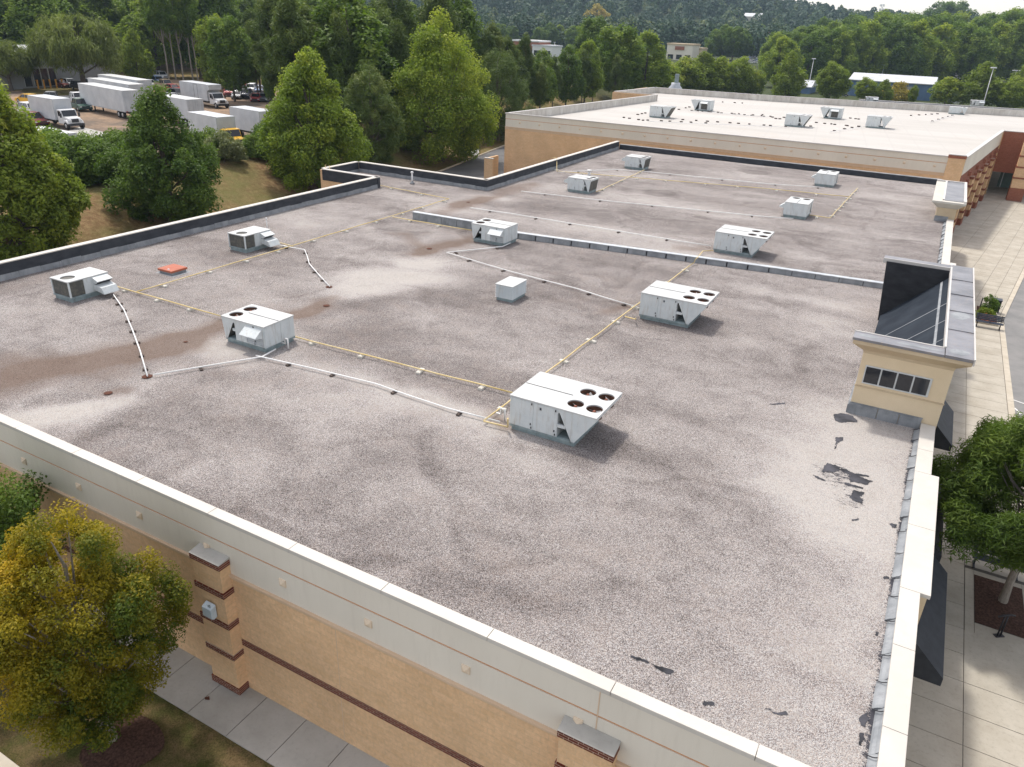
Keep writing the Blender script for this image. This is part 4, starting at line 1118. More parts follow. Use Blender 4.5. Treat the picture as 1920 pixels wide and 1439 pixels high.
BW = bpy.data.objects.new('pipe_sleeper', bw); BD = bpy.data.objects.new('pipe_sleeper', bd)
def wp(x,y,ox,oy): return (ox+x/4, oy+y/4)
GY_ = 'yellow gas pipe runs'; GWp = 'white drain pipe runs'
yl, wl = .155, .125
yellow = [
 ('long yellow gas pipe along the left roof side past the hatch', [(257,547),(480,481),(842,373)], 3.0),
 ('yellow gas pipe crossing at the back left from the tan wall corner', [(709,347),(842,373)], 3.2),
 ('yellow gas pipe between the first mesh sided unit and the hooded unit', [(208,534),(418,594)], 2.3),
 ('short yellow gas pipe stub at the second mesh sided unit', [(516,453),(549,462)], 2),
 ('yellow gas pipe from the hooded unit to the nearest four fan unit', [(536,627),(962,737)], 3.0),
 ('yellow gas pipe past three four fan units over the grey kerb', [(907,789),(1025,698),(1195,571),(1302,492),(1303,488,.36),(1309,482,.36),(1318,471),(1337,470)], 2.6),
 ('yellow gas pipe with a riser at the left end of the nearest four fan unit', [(907,790),(952,801),(952,801,.16),(952,785,.6)], 5),
 ('yellow gas pipe below the tall grey kerb wall', [(736,407),(884,432)], 3),
 ('yellow gas pipe dropping over the far parapet and running right', [(1036,296,.95),(1044,297,.95),(1044,321,.13),(1440,354),(1592,369)], 3.2),
 ('yellow gas pipe between the two far left units', [(1118,360),(1208,319)], 3),
 ('yellow gas pipe zigzagging beside the far right units', [(1608,353),(1556,409),(1515,403)], 2.2),
 ('short yellow gas pipe at the second four fan unit', [(1172,594),(1192,599),(1192,597,.4)], 4),
]
for lab, pts, sp in yellow:
    make_run('gas_pipe', lab, GY_, pts, .030, M['gas_yellow'], yl, BW, sp, 'white block under '+lab)
white = [
 ('white drain pipe curving from the first mesh sided unit', [wp(840,755,0,360),wp(930,885,0,360),wp(995,1040,0,360),wp(1050,1190,0,360),wp(1105,1380,0,360)], 1.3),
 ('white drain pipe from the rusty drain to the hooded unit', [wp(1150,1372,0,360),(390,686),wp(1919,1245,0,360),(492,669),(517,655)], 3.5),
 ('long white drain pipe from the hooded to the nearest unit', [(480,667),(492,670),(590,692),wp(900,0,480,720),(840,766),wp(1830,285,480,720)], 2.6),
 ('white drain pipe bending from the second mesh sided unit to a drain', [wp(140,395,480,360),wp(365,435,480,360),wp(400,540,480,360),wp(470,620,480,360),wp(552,708,480,360)], 1.8),
 ('white drain pipe bending away from the kerb wall unit', [(957,456),wp(1850,410,480,360),wp(1430,455,480,360),wp(1919,600,480,360),(1080,541),wp(940,865,960,360)], 2.6),
 ('white drain pipe behind the grey kerb across the roof', [wp(1610,120,480,360),(960,401),(1150,432),wp(1490,405,960,360)], 3.3),
 ('white drain pipe across the far roof to the far right unit', [(978,359),(1130,376),(1290,392),(1440,407),wp(190,200,1440,360)], 4.2),
 ('farthest white drain pipe between the far left and far right units', [(1047,323),(1150,318),(1200,321),(1440,345),(1546,352)], 4.5),
]
for lab, pts, sp in white:
    make_run('drain_pipe', lab, GWp, pts, .031, M['pvc'], wl, BD, sp, 'dark block under '+lab)
# white condensate traps standing at two units
for (pp, lab) in (((946,789),'small white trap pipe standing at the nearest four fan unit'),((541,655),'small white trap pipe at the corner of the hooded unit')):
    p = on_z(*pp); m = MB(); m.tube([(0,0,0),(0,0,.45),(-.16,0,.45),(-.16,0,.2),(-.35,.0,.2)], .035, 8)
    o = m.build('trap_pipe', M['pvc'], loc=(p[0],p[1],ROOF+.02)); tag(o, lab, 'pipe', 'trap pipes')

# ------------------------------------------------------------------ far store with the white roof
wb = empty('white_roof_store', (-20,92,0), 0, 'tan brick store with a flat white roof behind the gravel roof', 'building')
def wpart(m, name, mat, bevel=0.0):
    for i, v in enumerate(m.v): m.v[i] = (v[0]+20, v[1]-92, v[2])
    return m.build(name, mat, wb, bevel)
WT = 8.5
# plan corners
A = (-51.6,92.0); B = (2.55,92.0); Cc = (7.0,126.3); D_ = (34,127.5); E_ = (34,170.0); F_ = (-47.3,140.6); G_ = (-56,140.6)
# roof sheet
def white_roof_mat():
    t = NT('white_roof'); co = t.coord()
    n = t.ramp(t.noise(t.mapping(co,(0.06,0.25,1)), 1.0, 6, 0.6), [(0.3,0.0),(0.7,1.0)])
    c = t.mix(n, (0.43,0.41,0.38), (0.50,0.48,0.45))
    w = t.new('TexWave'); t.put(w.inputs['Vector'], t.mapping(co,(1,1,1),(0,0,-0.13))); w.bands_direction = 'X'; w.inputs['Scale'].default_value = 0.105; w.inputs['Distortion'].default_value = 0.25
    c = t.mix(t.ramp(w.outputs[0], [(0.982,0.0),(0.997,0.4)]), c, (0.42,0.40,0.38))
    st = t.ramp(t.noise(co, 0.11, 5, 0.65), [(0.60,0.0),(0.78,0.55)])
    c = t.mix(st, c, (0.46,0.39,0.33))
    return t.done(c, 0.7, spec=0.25)
M['white_roof'] = white_roof_mat()
m = MB(); m.add([(x,y,WR) for x,y in ((A[0]+.2,A[1]+.2),(B[0]-.2,B[1]+.2),(Cc[0]-.2,Cc[1]),(33.8,127.7),(33.8,176),(-.5,166.8),(-47.5,158.9),(-54.0,158.9),(-55.5,141.0),(F_[0]-.5,140.8))], [tuple(range(10))])
wpart(m, 'roof_sheet', M['white_roof'])
m = MB(); m.box(A[0],A[1],-.3,B[0]-1.6,A[1]+.35,5.35+1.1); wpart(m, 'wall', M['cmu'])
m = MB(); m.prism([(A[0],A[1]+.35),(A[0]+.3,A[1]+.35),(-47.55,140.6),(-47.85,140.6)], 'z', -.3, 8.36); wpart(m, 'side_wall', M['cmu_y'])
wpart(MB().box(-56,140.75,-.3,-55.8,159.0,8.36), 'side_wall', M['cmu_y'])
m = MB(); m.box(-56,140.4,-.3,-47.6,140.7,8.36); wpart(m, 'recess_wall', M['cmu'])
m = MB(); m.box(A[0]+.02,A[1]+.014,6.78,B[0]-1.61,A[1]+.33,7.72); m.box(A[0]+.02,A[1]+.014,7.78,B[0]-1.61,A[1]+.33,8.38); wpart(m, 'fascia', M['fascia'])
m = MB(); m.box(A[0]+.02,A[1]+.04,7.715,B[0]-1.62,A[1]+.33,7.785); wpart(m, 'reveal_line', M['reveal'])
m = MB(); m.box(A[0]-.02,A[1]-.08,6.70,B[0]-1.62,A[1]+.3,6.78); m.box(A[0],A[1]-.04,6.45,B[0]-1.62,A[1]+.3,6.70); wpart(m, 'trim_moulding', M['trim'])
m = MB(); m.box(A[0]-.05,A[1]-.06,8.38,B[0]-1.62,A[1]+.20,8.50); m.box(B[0]-1.61,A[1]-.10,8.62,B[0]+.02,A[1]+.4,8.70); wpart(m, 'coping', M['cap_edge'])
bx = -49.4
while bx < 0:
    mm = MB(); mm.add([(bx-.13,A[1]+.01,7.26),(bx+.13,A[1]+.01,7.26),(bx+.13,A[1]+.01,7.52),(bx-.13,A[1]+.01,7.52),(bx,A[1]-.10,7.39)], [(0,1,4),(1,2,4),(2,3,4),(3,0,4),(0,3,2,1)])
    wpart(mm, 'boss', M['boss']); bx += 2.90
# corner pier at the right end
m = MB(); m.box(B[0]-1.6,A[1]-.07,-.3,B[0]-.02,A[1]+.5,8.55); pr = wpart(m, 'corner_pier', M['cmu'])
for z in (0,2.3,4.0,5.6,8.32):
    m = MB(); m.box(B[0]-1.65,A[1]-.12,z,B[0]+.03,A[1]+.55,z+.28)
    for i, v in enumerate(m.v): m.v[i] = (v[0]+20, v[1]-92, v[2])
    m.build('brick_band', M['brick_x2'], pr)
# parapets with light membrane inside
par_m = two_tone('parapet_membrane', (0.47,0.44,0.40), (0.62,0.60,0.56), 0.8, 0.8, stretch=(1.2,1.2,0.35), grime=((0.26,0.24,0.22),0.6))
def wparap(p, q, z0, z1, w, name='parapet', mat=par_m):
    m = MB(); a = Vector((*p,0)); b = Vector((*q,0)); d = (b-a).normalized(); n = Vector((-d.y,d.x,0))*w
    pts = [a,b,b+n,a+n]
    m.add([(v.x,v.y,z0) for v in pts]+[(v.x,v.y,z1) for v in pts], [(0,3,2,1),(4,5,6,7),(0,1,5,4),(1,2,6,5),(2,3,7,6),(3,0,4,7)])
    o = wpart(m, name, mat)
    m = MB(); n2 = n*1.15
    pts = [a-n*.1,b-n*.1,b+n2,a+n2]
    m.add([(v.x,v.y,z1+.001) for v in pts]+[(v.x,v.y,z1+.08) for v in pts], [(0,3,2,1),(4,5,6,7),(0,1,5,4),(1,2,6,5),(2,3,7,6),(3,0,4,7)])
    for i, v in enumerate(m.v): m.v[i] = (v[0]+20, v[1]-92, v[2])
    m.build('coping', M['cap_edge'], o)
wparap((-51.2,92.35),(-47.4,140.6), WR-.1, 8.42, .3)
wparap((-47.4,140.9),(-55.7,140.9), WR-.1, 8.42, -.2)
wparap((-55.65,141.0),(-54.1,158.9), WR-.1, 8.42, .3)
wparap((-54.2,158.9),(-31.6,159.9), WR-.1, 8.42, .3); wparap((-31.6,159.9),(.4,166.3), WR-.1, 8.42, .3); wparap((.4,166.3),(34,173.5), WR-.1, 8.42, .3)
# right facade: fascia, brick with square openings, windows, leaning out along the street
fd = Vector((Cc[0]-B[0], Cc[1]-B[1], 0)); FL = fd.length; fd.normalize(); fn = Vector((fd.y,-fd.x,0))
def fac(m, s0, s1, z0, z1, o0, o1):
    a = Vector((B[0],B[1]+.3,0)); P = [a+fd*s0+fn*o0, a+fd*s1+fn*o0, a+fd*s1+fn*o1, a+fd*s0+fn*o1]
    m.add([(v.x,v.y,z0) for v in P]+[(v.x,v.y,z1) for v in P], [(0,3,2,1),(4,5,6,7),(0,1,5,4),(1,2,6,5),(2,3,7,6),(3,0,4,7)])
m = MB(); fac(m,.2,FL,-.2,6.65,-.3,0); wpart(m, 'brick_front', M['brick_y'])
m = MB(); fac(m,.1,FL-1.0,6.65,8.40,-.3,.04); wpart(m, 'fascia', M['fascia'])
m = MB(); fac(m,0,FL,8.40,8.52,-.32,.10); wpart(m, 'coping', M['cap_edge'])
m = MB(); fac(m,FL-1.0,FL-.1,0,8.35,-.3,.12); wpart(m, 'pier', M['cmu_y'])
for k in range(5):
    s0 = 2.5+k*6.2
    m = MB(); fac(m,s0,s0+1.3,0,5.2,0,.35); p = wpart(m, 'pier', M['cmu_y'])
    for z in (0,1.4,2.9,4.3,5.2):
        m = MB(); fac(m,s0-.06,s0+1.36,z,z+.26 if z else .75,0,.42)
        for i, v in enumerate(m.v): m.v[i] = (v[0]+20, v[1]-92, v[2])
        m.build('brick_band', M['brick_y'], p)
    if s0+5.6 < FL-1:
        for (a_, b_) in ((s0+2.0,s0+3.4),(s0+3.9,s0+5.3)):
            m = MB(); fac(m,a_,b_,3.3,5.0,0,.06); wpart(m, 'brick_panel', M['cmu_y'])
            m = MB(); fac(m,a_,b_,.8,2.9,0,.05); wpart(m, 'shop_window', M['store_glass'])
        for z in (5.0,5.9):
            m = MB(); fac(m,s0+3.35,s0+3.95,z,z+.45,0,.30); wpart(m, 'brick_block', M['brick_x2'])
# brick return wall and portico column
m = MB(); m.box(7.0,126.0,3.1,34,126.6,8.42); wpart(m, 'brick_return', M['brick_x2'])
m = MB(); m.box(7.0,126.0-.06,8.42,34,126.7,8.52); wpart(m, 'coping', M['cap_edge'])
m = MB(); m.box(8.6,134,0,33,134.2,4.6); wpart(m, 'store_glazing', M['store_glass'])
m = MB()
for xx in np.arange(9.0,33,1.6): m.box(xx-.06,133.9,0,xx+.06,134.0,4.6)
m.box(8.6,133.9,2.3,33,134.0,2.42)
wpart(m, 'glazing_bar', M['alu'])
m = MB(); m.box(7.2,127,4.65,33.5,134,4.7)
wpart(m, 'soffit', M['cornice'])
q0, q1 = on_z(1887,376,0), on_z(1914,380,0)
cw = max(1.2, q1[0]-q0[0])
m = MB(); m.box(q0[0],q0[1],0,q0[0]+cw,q0[1]+1.6,9.5); cl = wpart(m, 'portico_column', M['cmu'])
for (z0, z1) in ((0,1.7),(2.9,3.1),(4.3,4.5),(5.7,5.9)):
    m = MB(); m.box(q0[0]-.06,q0[1]-.06,z0,q0[0]+cw+.06,q0[1]+1.66,z1)
    for i, v in enumerate(m.v): m.v[i] = (v[0]+20, v[1]-92, v[2])
    m.build('brick_band', M['brick_x2'], cl)
# dark pipe supports on the white roof
m = MB(); m.box(-.18,-.13,0,.18,.13,.14); wsm = m.mesh('pipe_sleeper', M['block_dark'])
WSB = bpy.data.objects.new('pipe_sleeper', wsm)
pos = []
def line(p, q, n):
    a = on_z(*p,WR); b = on_z(*q,WR)
    for i in range(n):
        t = (i+.5)/n+random.uniform(-.12,.12)/n*2; pos.append((a[0]+(b[0]-a[0])*t, a[1]+(b[1]-a[1])*t))
line((1160,220),(1215,228),4); line((1190,217),(1215,212),3); line((1205,226),(1330,232),6); line((1275,225),(1480,239),10); line((1265,208),(1300,200),3); line((1290,208),(1440,220),8); line((1350,192),(1405,195),3); line((1300,208),(1480,222),9); line((1420,214),(1530,240),6)
line((1440,222),(1625,240),7); line((1555,248),(1620,236),4); line((1590,222),(1615,225),3); line((1700,218),(1765,214),5); line((1745,229),(1790,216),5); line((1540,232),(1600,238),3)
pos_w = pos
for (x, y) in pos_w:
    s = WSB.copy(); COL.objects.link(s); s.location = (x,y,WR); s.rotation_euler = (0,0,random.uniform(0,3)); tag(s, 'small dark support block scattered on the white roof', 'pipe support', 'dark support blocks on the white roof')
m = MB(); 
for p, q in (((1215,228),(1480,239)),((1290,208),(1440,220)),((1555,248),(1625,237)),((1745,229),(1790,216))):
    a = on_z(*p,WR+.2); b = on_z(*q,WR+.2)
    mm = MB(); mm.tube([a,b], .035, 6); o = mm.build('roof_pipe', M['pvc']); tag(o, 'thin pale pipe lying on the white roof', 'pipe', 'pipes on the white roof')
# roof ventilator seen above the far parapet
rv = on_z(1223,163,9.0)
v = empty('roof_ventilator', (-51.5,164,0), 0, 'grey stepped exhaust fan with a stack above the far white parapet', 'exhaust fan')
m = MB(); m.lathe([(1.4,7.5),(1.4,8.3),(.9,8.9),(.9,9.3)], (0,0,0), 16); m.build('fan_housing', M['galv'], v)
m = MB(); m.box(-.25,-.3,9.3,.45,.4,11.0); m.build('stack', M['curb_metal'], v, .03)
# ------------------------------------------------------------------ foliage
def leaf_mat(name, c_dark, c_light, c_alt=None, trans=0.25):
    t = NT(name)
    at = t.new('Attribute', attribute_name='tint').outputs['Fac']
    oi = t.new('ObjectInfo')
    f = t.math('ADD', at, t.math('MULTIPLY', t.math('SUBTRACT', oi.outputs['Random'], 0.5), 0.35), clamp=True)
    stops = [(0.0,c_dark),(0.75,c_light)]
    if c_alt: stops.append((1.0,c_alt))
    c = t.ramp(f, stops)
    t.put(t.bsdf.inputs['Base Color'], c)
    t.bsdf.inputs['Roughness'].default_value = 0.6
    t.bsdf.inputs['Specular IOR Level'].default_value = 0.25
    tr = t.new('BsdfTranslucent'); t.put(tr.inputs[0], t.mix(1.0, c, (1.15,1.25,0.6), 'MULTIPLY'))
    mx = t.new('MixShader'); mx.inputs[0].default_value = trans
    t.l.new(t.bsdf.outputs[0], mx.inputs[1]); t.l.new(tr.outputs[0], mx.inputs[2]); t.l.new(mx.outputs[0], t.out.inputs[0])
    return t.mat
L = {
 'oak': leaf_mat('leaves_oak', (0.080,0.137,0.019), (0.218,0.294,0.035), (0.368,0.410,0.058), .38),
 'deep': leaf_mat('leaves_deep', (0.055,0.107,0.021), (0.137,0.212,0.035), (0.225,0.294,0.053), .35),
 'pine': leaf_mat('leaves_pine', (0.051,0.091,0.024), (0.122,0.174,0.040), (0.183,0.222,0.053), .25),
 'bright': leaf_mat('leaves_bright', (0.101,0.148,0.021), (0.235,0.302,0.038), (0.381,0.399,0.063), .38),
 'willow': leaf_mat('leaves_willow', (0.115,0.150,0.036), (0.220,0.260,0.068), (0.29,0.315,0.09), .38),
 'olive': leaf_mat('leaves_olive', (0.12,0.14,0.058), (0.225,0.25,0.12), (0.31,0.33,0.17), .3),
 'yellow': leaf_mat('leaves_turning', (0.075,0.115,0.012), (0.37,0.275,0.012), (0.66,0.37,0.018), .35),
 'elm': leaf_mat('leaves_elm', (0.058,0.109,0.019), (0.140,0.205,0.034), (0.218,0.268,0.050), .35),
 'hill': leaf_mat('leaves_hill', (0.016,0.042,0.026), (0.048,0.095,0.045), (0.12,0.15,0.045), .15),
 'autumn': leaf_mat('leaves_gold', (0.20,0.19,0.03), (0.40,0.31,0.05), (0.48,0.35,0.06)),
 'flower': leaf_mat('petals', (0.45,0.08,0.06), (0.55,0.25,0.05), (0.6,0.45,0.1)),
}
M['bark'] = two_tone('bark', (0.075,0.06,0.05), (0.16,0.135,0.115), 6, 0.95, bump=0.6, stretch=(3,3,0.6), spec=0.1)
M['bark_pale'] = two_tone('bark_pale', (0.22,0.19,0.16), (0.33,0.30,0.26), 6, 0.95, bump=0.4, stretch=(3,3,0.6), spec=0.1)

PROF = {
 'egg':   [(0,.50),(.10,.82),(.25,1.0),(.42,.95),(.60,.75),(.78,.48),(.92,.24),(1,.07)],
 'round': [(0,.45),(.15,.82),(.35,1.0),(.58,.98),(.78,.78),(.92,.48),(1,.14)],
 'vase':  [(0,.30),(.12,.66),(.30,.94),(.50,1.0),(.70,.90),(.86,.64),(1,.25)],
 'tall':  [(0,.55),(.15,.90),(.35,1.0),(.60,.86),(.80,.58),(.93,.32),(1,.1)],
 'pine':  [(0,.45),(.12,.85),(.30,1.0),(.50,.85),(.70,.62),(.88,.36),(1,.08)],
 'mush':  [(0,.86),(.18,1.0),(.45,.98),(.70,.78),(.88,.48),(1,.12)],
 'dome':  [(0,.35),(.12,.72),(.3,.97),(.48,1.0),(.66,.86),(.80,.66),(.92,.40),(1,.12)],
 'ragged':[(0,.5),(.2,.92),(.38,1.0),(.55,.82),(.66,.50),(.78,.34),(.9,.22),(1,.08)],
 'bush':  [(0,.85),(.25,1.0),(.55,.92),(.8,.66),(1,.2)],
}
def crown(name, mat, seed, prof, R, z0, z1, n_clump, n_leaf, leaf, clump_r, droop=0.0, flat=1.0, lobes=.22, needle=1.0, inner=.45, zjit=0.0, tintbias=None, up=.5):
    rs = np.random.RandomState(seed)
    H = z1-z0
    pz, pr = zip(*PROF[prof])
    # clump centres near the envelope, more of them outside
    tt = rs.rand(n_clump*3)
    rr = np.interp(tt, pz, pr); keep = rs.rand(len(tt)) < rr/1.0
    tt = tt[keep][:n_clump]; n = len(tt)
    an = rs.rand(n)*2*np.pi
    ph = rs.rand(4)*6.28
    lob = 1+lobes*(np.sin(3*an+ph[0]+4*tt)*.5+np.sin(5*an+ph[1]-6*tt)*.35+np.sin(2*an+ph[2]+9*tt)*.4)
    rad_ = np.interp(tt, pz, pr)*R*lob*(inner+(1-inner)*np.sqrt(rs.rand(n)))
    cc = np.stack([rad_*np.cos(an), rad_*np.sin(an), z0+H*tt+zjit*rs.randn(n)], 1)
    cr = clump_r*(.65+.7*rs.rand(n))
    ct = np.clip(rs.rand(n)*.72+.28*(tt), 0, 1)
    k = rs.randint(0, n, n_leaf)
    d = rs.randn(n_leaf, 3); d /= np.linalg.norm(d, axis=1, keepdims=True)
    q = (rs.rand(n_leaf)**.45)[:,None]
    off = d*q*cr[k][:,None]; off[:,2] *= flat
    p = cc[k]+off
    if droop: p[:,2] -= droop*rs.rand(n_leaf)*cr[k]*1.6
    # leaf cards: rhombus with long axis a, short axis b, facing mostly outwards and up
    nrm = d*.55+np.array([0,0,up])+.65*rs.randn(n_leaf,3)*.8
    nrm /= np.linalg.norm(nrm, axis=1, keepdims=True)
    r0 = rs.randn(n_leaf,3)
    if droop: r0 = r0*.35+np.array([0,0,-1.0])
    a = r0-(r0*nrm).sum(1,keepdims=True)*nrm; a /= np.linalg.norm(a,axis=1,keepdims=True)+1e-9
    b = np.cross(nrm, a)
    s = leaf*(.6+.8*rs.rand(n_leaf))[:,None]
    bw = s*.36/needle if needle > 1 else s*.42
    sl = s*(needle if needle > 1 else 1.0)*.5
    bend = nrm*s*.12
    V = np.stack([p-a*sl-bend, p+b*bw*.5*1.2, p+a*sl-bend, p-b*bw*.5*1.2], 1).reshape(-1,3)
    V[:,2] = np.maximum(V[:,2], 0.03)
    Q = np.arange(n_leaf*4).reshape(-1,4)
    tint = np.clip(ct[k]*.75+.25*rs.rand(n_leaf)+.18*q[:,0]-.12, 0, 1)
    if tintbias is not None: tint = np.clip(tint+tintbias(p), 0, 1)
    me = fast_mesh(name, V, Q, mat, fattrs={'tint': tint}).data
    return me, cc
def trunk(name, seed, r, h, cc, n_limb=10, mat=None, split=0.35, lean=0.0, multi=1):
    rs = np.random.RandomState(seed+99); m = MB()
    top = np.array([lean*h, 0, h])
    pts = [np.array([0,0,-.4])]+[np.array([lean*h*t+.04*h*rs.randn()*t*.3, .04*h*rs.randn()*t*.3, h*t]) for t in (.0,.12,.3,.5,.7,.88,1.0)]
    m.tube(pts, [r*1.35,r*1.25,r,r*.85,r*.66,r*.45,r*.25,r*.08], 9)
    if len(cc):
        idx = rs.choice(len(cc), min(n_limb,len(cc)), replace=False)
        for i in idx:
            c = cc[i]; zb = max(h*split*.6, min(c[2]*.7, h*.85)*(.55+.35*rs.rand()))
            t = zb/h; s = np.array([lean*h*t, 0, zb])
            mid = s*.45+c*.55+np.array([0,0,-.08*np.linalg.norm(c-s)])
            rb = r*(.45-.30*t)
            m.tube([s, mid, c], [rb, rb*.6, rb*.15], 6)
    return m.mesh(name, mat or M['bark'])
class Proto: pass
def proto(kind, mat, seed, prof, R, z0, z1, tr, n_clump, n_leaf, leaf, clump_r, n_limb=10, bark=None, split=.35, **kw):
    p = Proto(); p.kind = kind; p.h = z1; p.R = R
    me, cc = crown('crown', mat, seed, prof, R, z0, z1, n_clump, n_leaf, leaf, clump_r, **kw)
    p.crown = me; p.trunk = trunk('trunk', seed, tr, z1*.93, cc, n_limb, bark, split)
    return p
def plant(p, loc, s, rz, label, cat='tree', group=None, sz=None):
    root = empty(p.kind, loc, rz, label, cat, group)
    root.scale = (s, s, sz or s)
    for n, me in (('crown', p.crown), ('trunk', p.trunk)):
        if me is None: continue
        o = bpy.data.objects.new(n, me); COL.objects.link(o); o.parent = root
    return root

rnd = random.Random(5)
# --- near trees, each with its own crown
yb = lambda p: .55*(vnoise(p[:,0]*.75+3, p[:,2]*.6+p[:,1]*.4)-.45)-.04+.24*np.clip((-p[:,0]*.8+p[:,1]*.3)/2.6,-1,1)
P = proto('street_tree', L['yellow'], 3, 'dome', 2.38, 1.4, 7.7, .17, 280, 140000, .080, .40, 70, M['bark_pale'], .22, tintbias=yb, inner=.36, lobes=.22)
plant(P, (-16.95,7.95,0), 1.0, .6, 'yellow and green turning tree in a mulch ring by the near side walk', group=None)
P = proto('street_tree', L['elm'], 8, 'vase', 3.3, 2.6, 7.2, .14, 190, 95000, .15, .6, 26, M['bark_pale'], .25, inner=.5, lobes=.28, needle=1.7)
plant(P, (6.15,28.75,0), 1.0, 1.2, 'dark green street tree in the mulch bed beside the bench on the front walk')
P = proto('street_tree', L['elm'], 12, 'vase', 2.2, 1.6, 6.6, .13, 90, 36000, .13, .6, 14, M['bark_pale'], .25)
plant(P, (-23.6,8.6,0), 1.0, .2, 'green tree at the left edge beyond the yellow turning tree')

def base_at(px, py): return on_ground(px, py)
def height_to(loc, py, px):
    """height of a vertical at loc reaching photo row py"""
    y = loc[1]; return on_y(px, py, y)[2]-loc[2]
# --- big trees on the bank, measured from the photo
def bank_tree(px, base_y, top_y, left, right, kind, mat, prof, seed, n_leaf, leaf, label, z0f=.04, clump=.86, n_clump=190, group=None, topx=None, **kw):
    loc = base_at(px, base_y)
    h = height_to(loc, top_y, topx or px)
    d = np.dot(np.array(loc)-CAM, CZ)
    R = (right-left)/2*d/F_PX*1.0
    P = proto(kind, mat, seed, prof, R*1.02, h*z0f, h*.99, .028*h*.8+.06, n_clump, n_leaf, leaf, clump*R/4, 20, inner=.42, **({'lobes': .13} | kw))
    plant(P, loc, 1.0, 0, label, group=group)
GB = 'broad green trees on the grass bank'
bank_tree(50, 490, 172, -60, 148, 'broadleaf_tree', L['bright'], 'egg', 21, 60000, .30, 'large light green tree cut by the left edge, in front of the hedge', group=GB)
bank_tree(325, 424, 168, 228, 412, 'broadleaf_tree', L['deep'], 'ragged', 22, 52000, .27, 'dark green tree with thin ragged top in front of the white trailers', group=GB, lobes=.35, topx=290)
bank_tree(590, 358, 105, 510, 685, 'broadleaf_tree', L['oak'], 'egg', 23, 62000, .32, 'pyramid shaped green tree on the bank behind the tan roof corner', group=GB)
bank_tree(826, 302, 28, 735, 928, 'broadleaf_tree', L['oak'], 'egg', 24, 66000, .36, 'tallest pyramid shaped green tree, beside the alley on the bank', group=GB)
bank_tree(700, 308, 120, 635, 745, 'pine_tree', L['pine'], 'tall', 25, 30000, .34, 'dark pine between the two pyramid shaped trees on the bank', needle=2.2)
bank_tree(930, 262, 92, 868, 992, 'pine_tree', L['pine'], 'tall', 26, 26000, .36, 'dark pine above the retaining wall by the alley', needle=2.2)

# --- hedge bushes along the top of the bank
hb = [proto('bush', L['deep'], 31+i, 'bush', 2.2, .0, 2.9, .06, 70, 9000, .26, .62, 5) for i in range(2)]
ho = proto('bush', L['olive'], 35, 'bush', 2.4, .0, 3.0, .06, 70, 10000, .26, .7, 5)
k = 0
for (px, py, s, pr, lab) in [(118,338,1.35,0,0),(150,342,1.3,1,0),(182,340,1.25,0,0),(212,338,1.2,1,0),(238,330,1.2,0,0),(140,318,1.1,1,0),(175,316,1.1,0,0),(205,312,1.1,1,0),(232,308,1.1,0,0),(395,296,1.0,1,0),(478,294,.75,0,0),(506,288,1.0,1,0),(520,296,1.1,0,0),(525,275,1.2,1,0),(100,322,1.3,0,0),(80,335,1.4,1,0)]:
    loc = base_at(px, py); plant(hb[pr], loc, s, rnd.random()*6, 'dark green hedge bush along the top of the grass bank', 'bush', 'hedge bushes on the bank')
plant(ho, base_at(422,303), .92, 1, 'pale olive bush in front of the white box beside the yellow truck', 'bush')

# --- willows, lone pines and small trees by the parking lot
W = proto('willow_tree', L['willow'], 41, 'mush', 6.6, 6.0, 12.5, .45, 120, 42000, .50, 1.5, 14, droop=.7, needle=2.0, flat=.8)
w0 = on_ground(160,172); plant(W, w0, 1.0*height_to(w0,27,160)/12.5, 0, 'broad pale green willow standing before the grey metal building', sz=height_to(w0,27,160)/12.5)
w1 = on_ground(22,170); s_ = height_to(w1,58,20)/12.5; plant(W, (w1[0],w1[1],w1[2]), s_*.85, 2.0, 'pale green willow at the far left edge before the grey metal building')

# prototypes for the woods
tp = []
for i in range(3): tp.append(proto('broadleaf_tree', [L['deep'],L['oak'],L['deep']][i], 50+i, ['round','egg','tall'][i], 4.6, 3.0, 17, .24, 120, 17000, .55, 1.25, 8))
pp_ = []
for i in range(2): pp_.append(proto('pine_tree', L['pine'], 60+i, 'pine', 3.4, 6.5, 21, .22, 95, 14000, .52, 1.1, 10, needle=1.8, split=.6))
sp_ = proto('pine_tree', L['deep'], 65, 'pine', 3.0, 11.5, 22, .20, 60, 5000, .60, .95, 10, needle=1.5, split=.7, bark=M['bark_pale'])
yt = [proto('young_tree', L['bright'], 70+i, ['egg','vase'][i], 2.6, 1.0, 7.4, .1, 100, 9000, .36, .75, 8) for i in range(2)]

def by_top(p, px, base_py, top_py, label, group, z=None, rz=None, wide=1.0, cat='tree', width=None):
    loc = on_ground(px, base_py)
    h = max(2.0, height_to(loc, top_py, px)); s = h/(p.h*.98)
    root = plant(p, (loc[0],loc[1],loc[2]-.1), s*wide, rnd.random()*6.28 if rz is None else rz, label, cat, group, sz=s)
    return root
# tall thin pines with bare stems behind the box trucks
GP = 'tall thin pines with bare pale stems'
for (px,b,t) in ((318,160,-40),(345,158,-30),(372,158,-20),(330,150,-30),(362,150,-25)):
    by_top(sp_, px, b, t, 'tall thin pine with bare pale stem behind the white box truck', GP, wide=.9)
by_top(yt[0], 262, 160, 64, 'bright green cone shaped tree right of the willow', None, wide=.85)
by_top(yt[1], 412, 165, 40, 'light green round tree behind the right box truck', None, wide=.8)
for (px,b,t) in ((430,172,128),(455,168,122),(405,168,130),(470,165,128),(395,166,140)): by_top(yt[1], px, b, t, 'light green shrubby tree behind the row of parked cars', 'shrubby trees behind the parked cars', wide=1.3)
by_top(tp[0], 512, 200, 96, 'dark slim tree at the end of the row of parked cars', None, wide=.6)

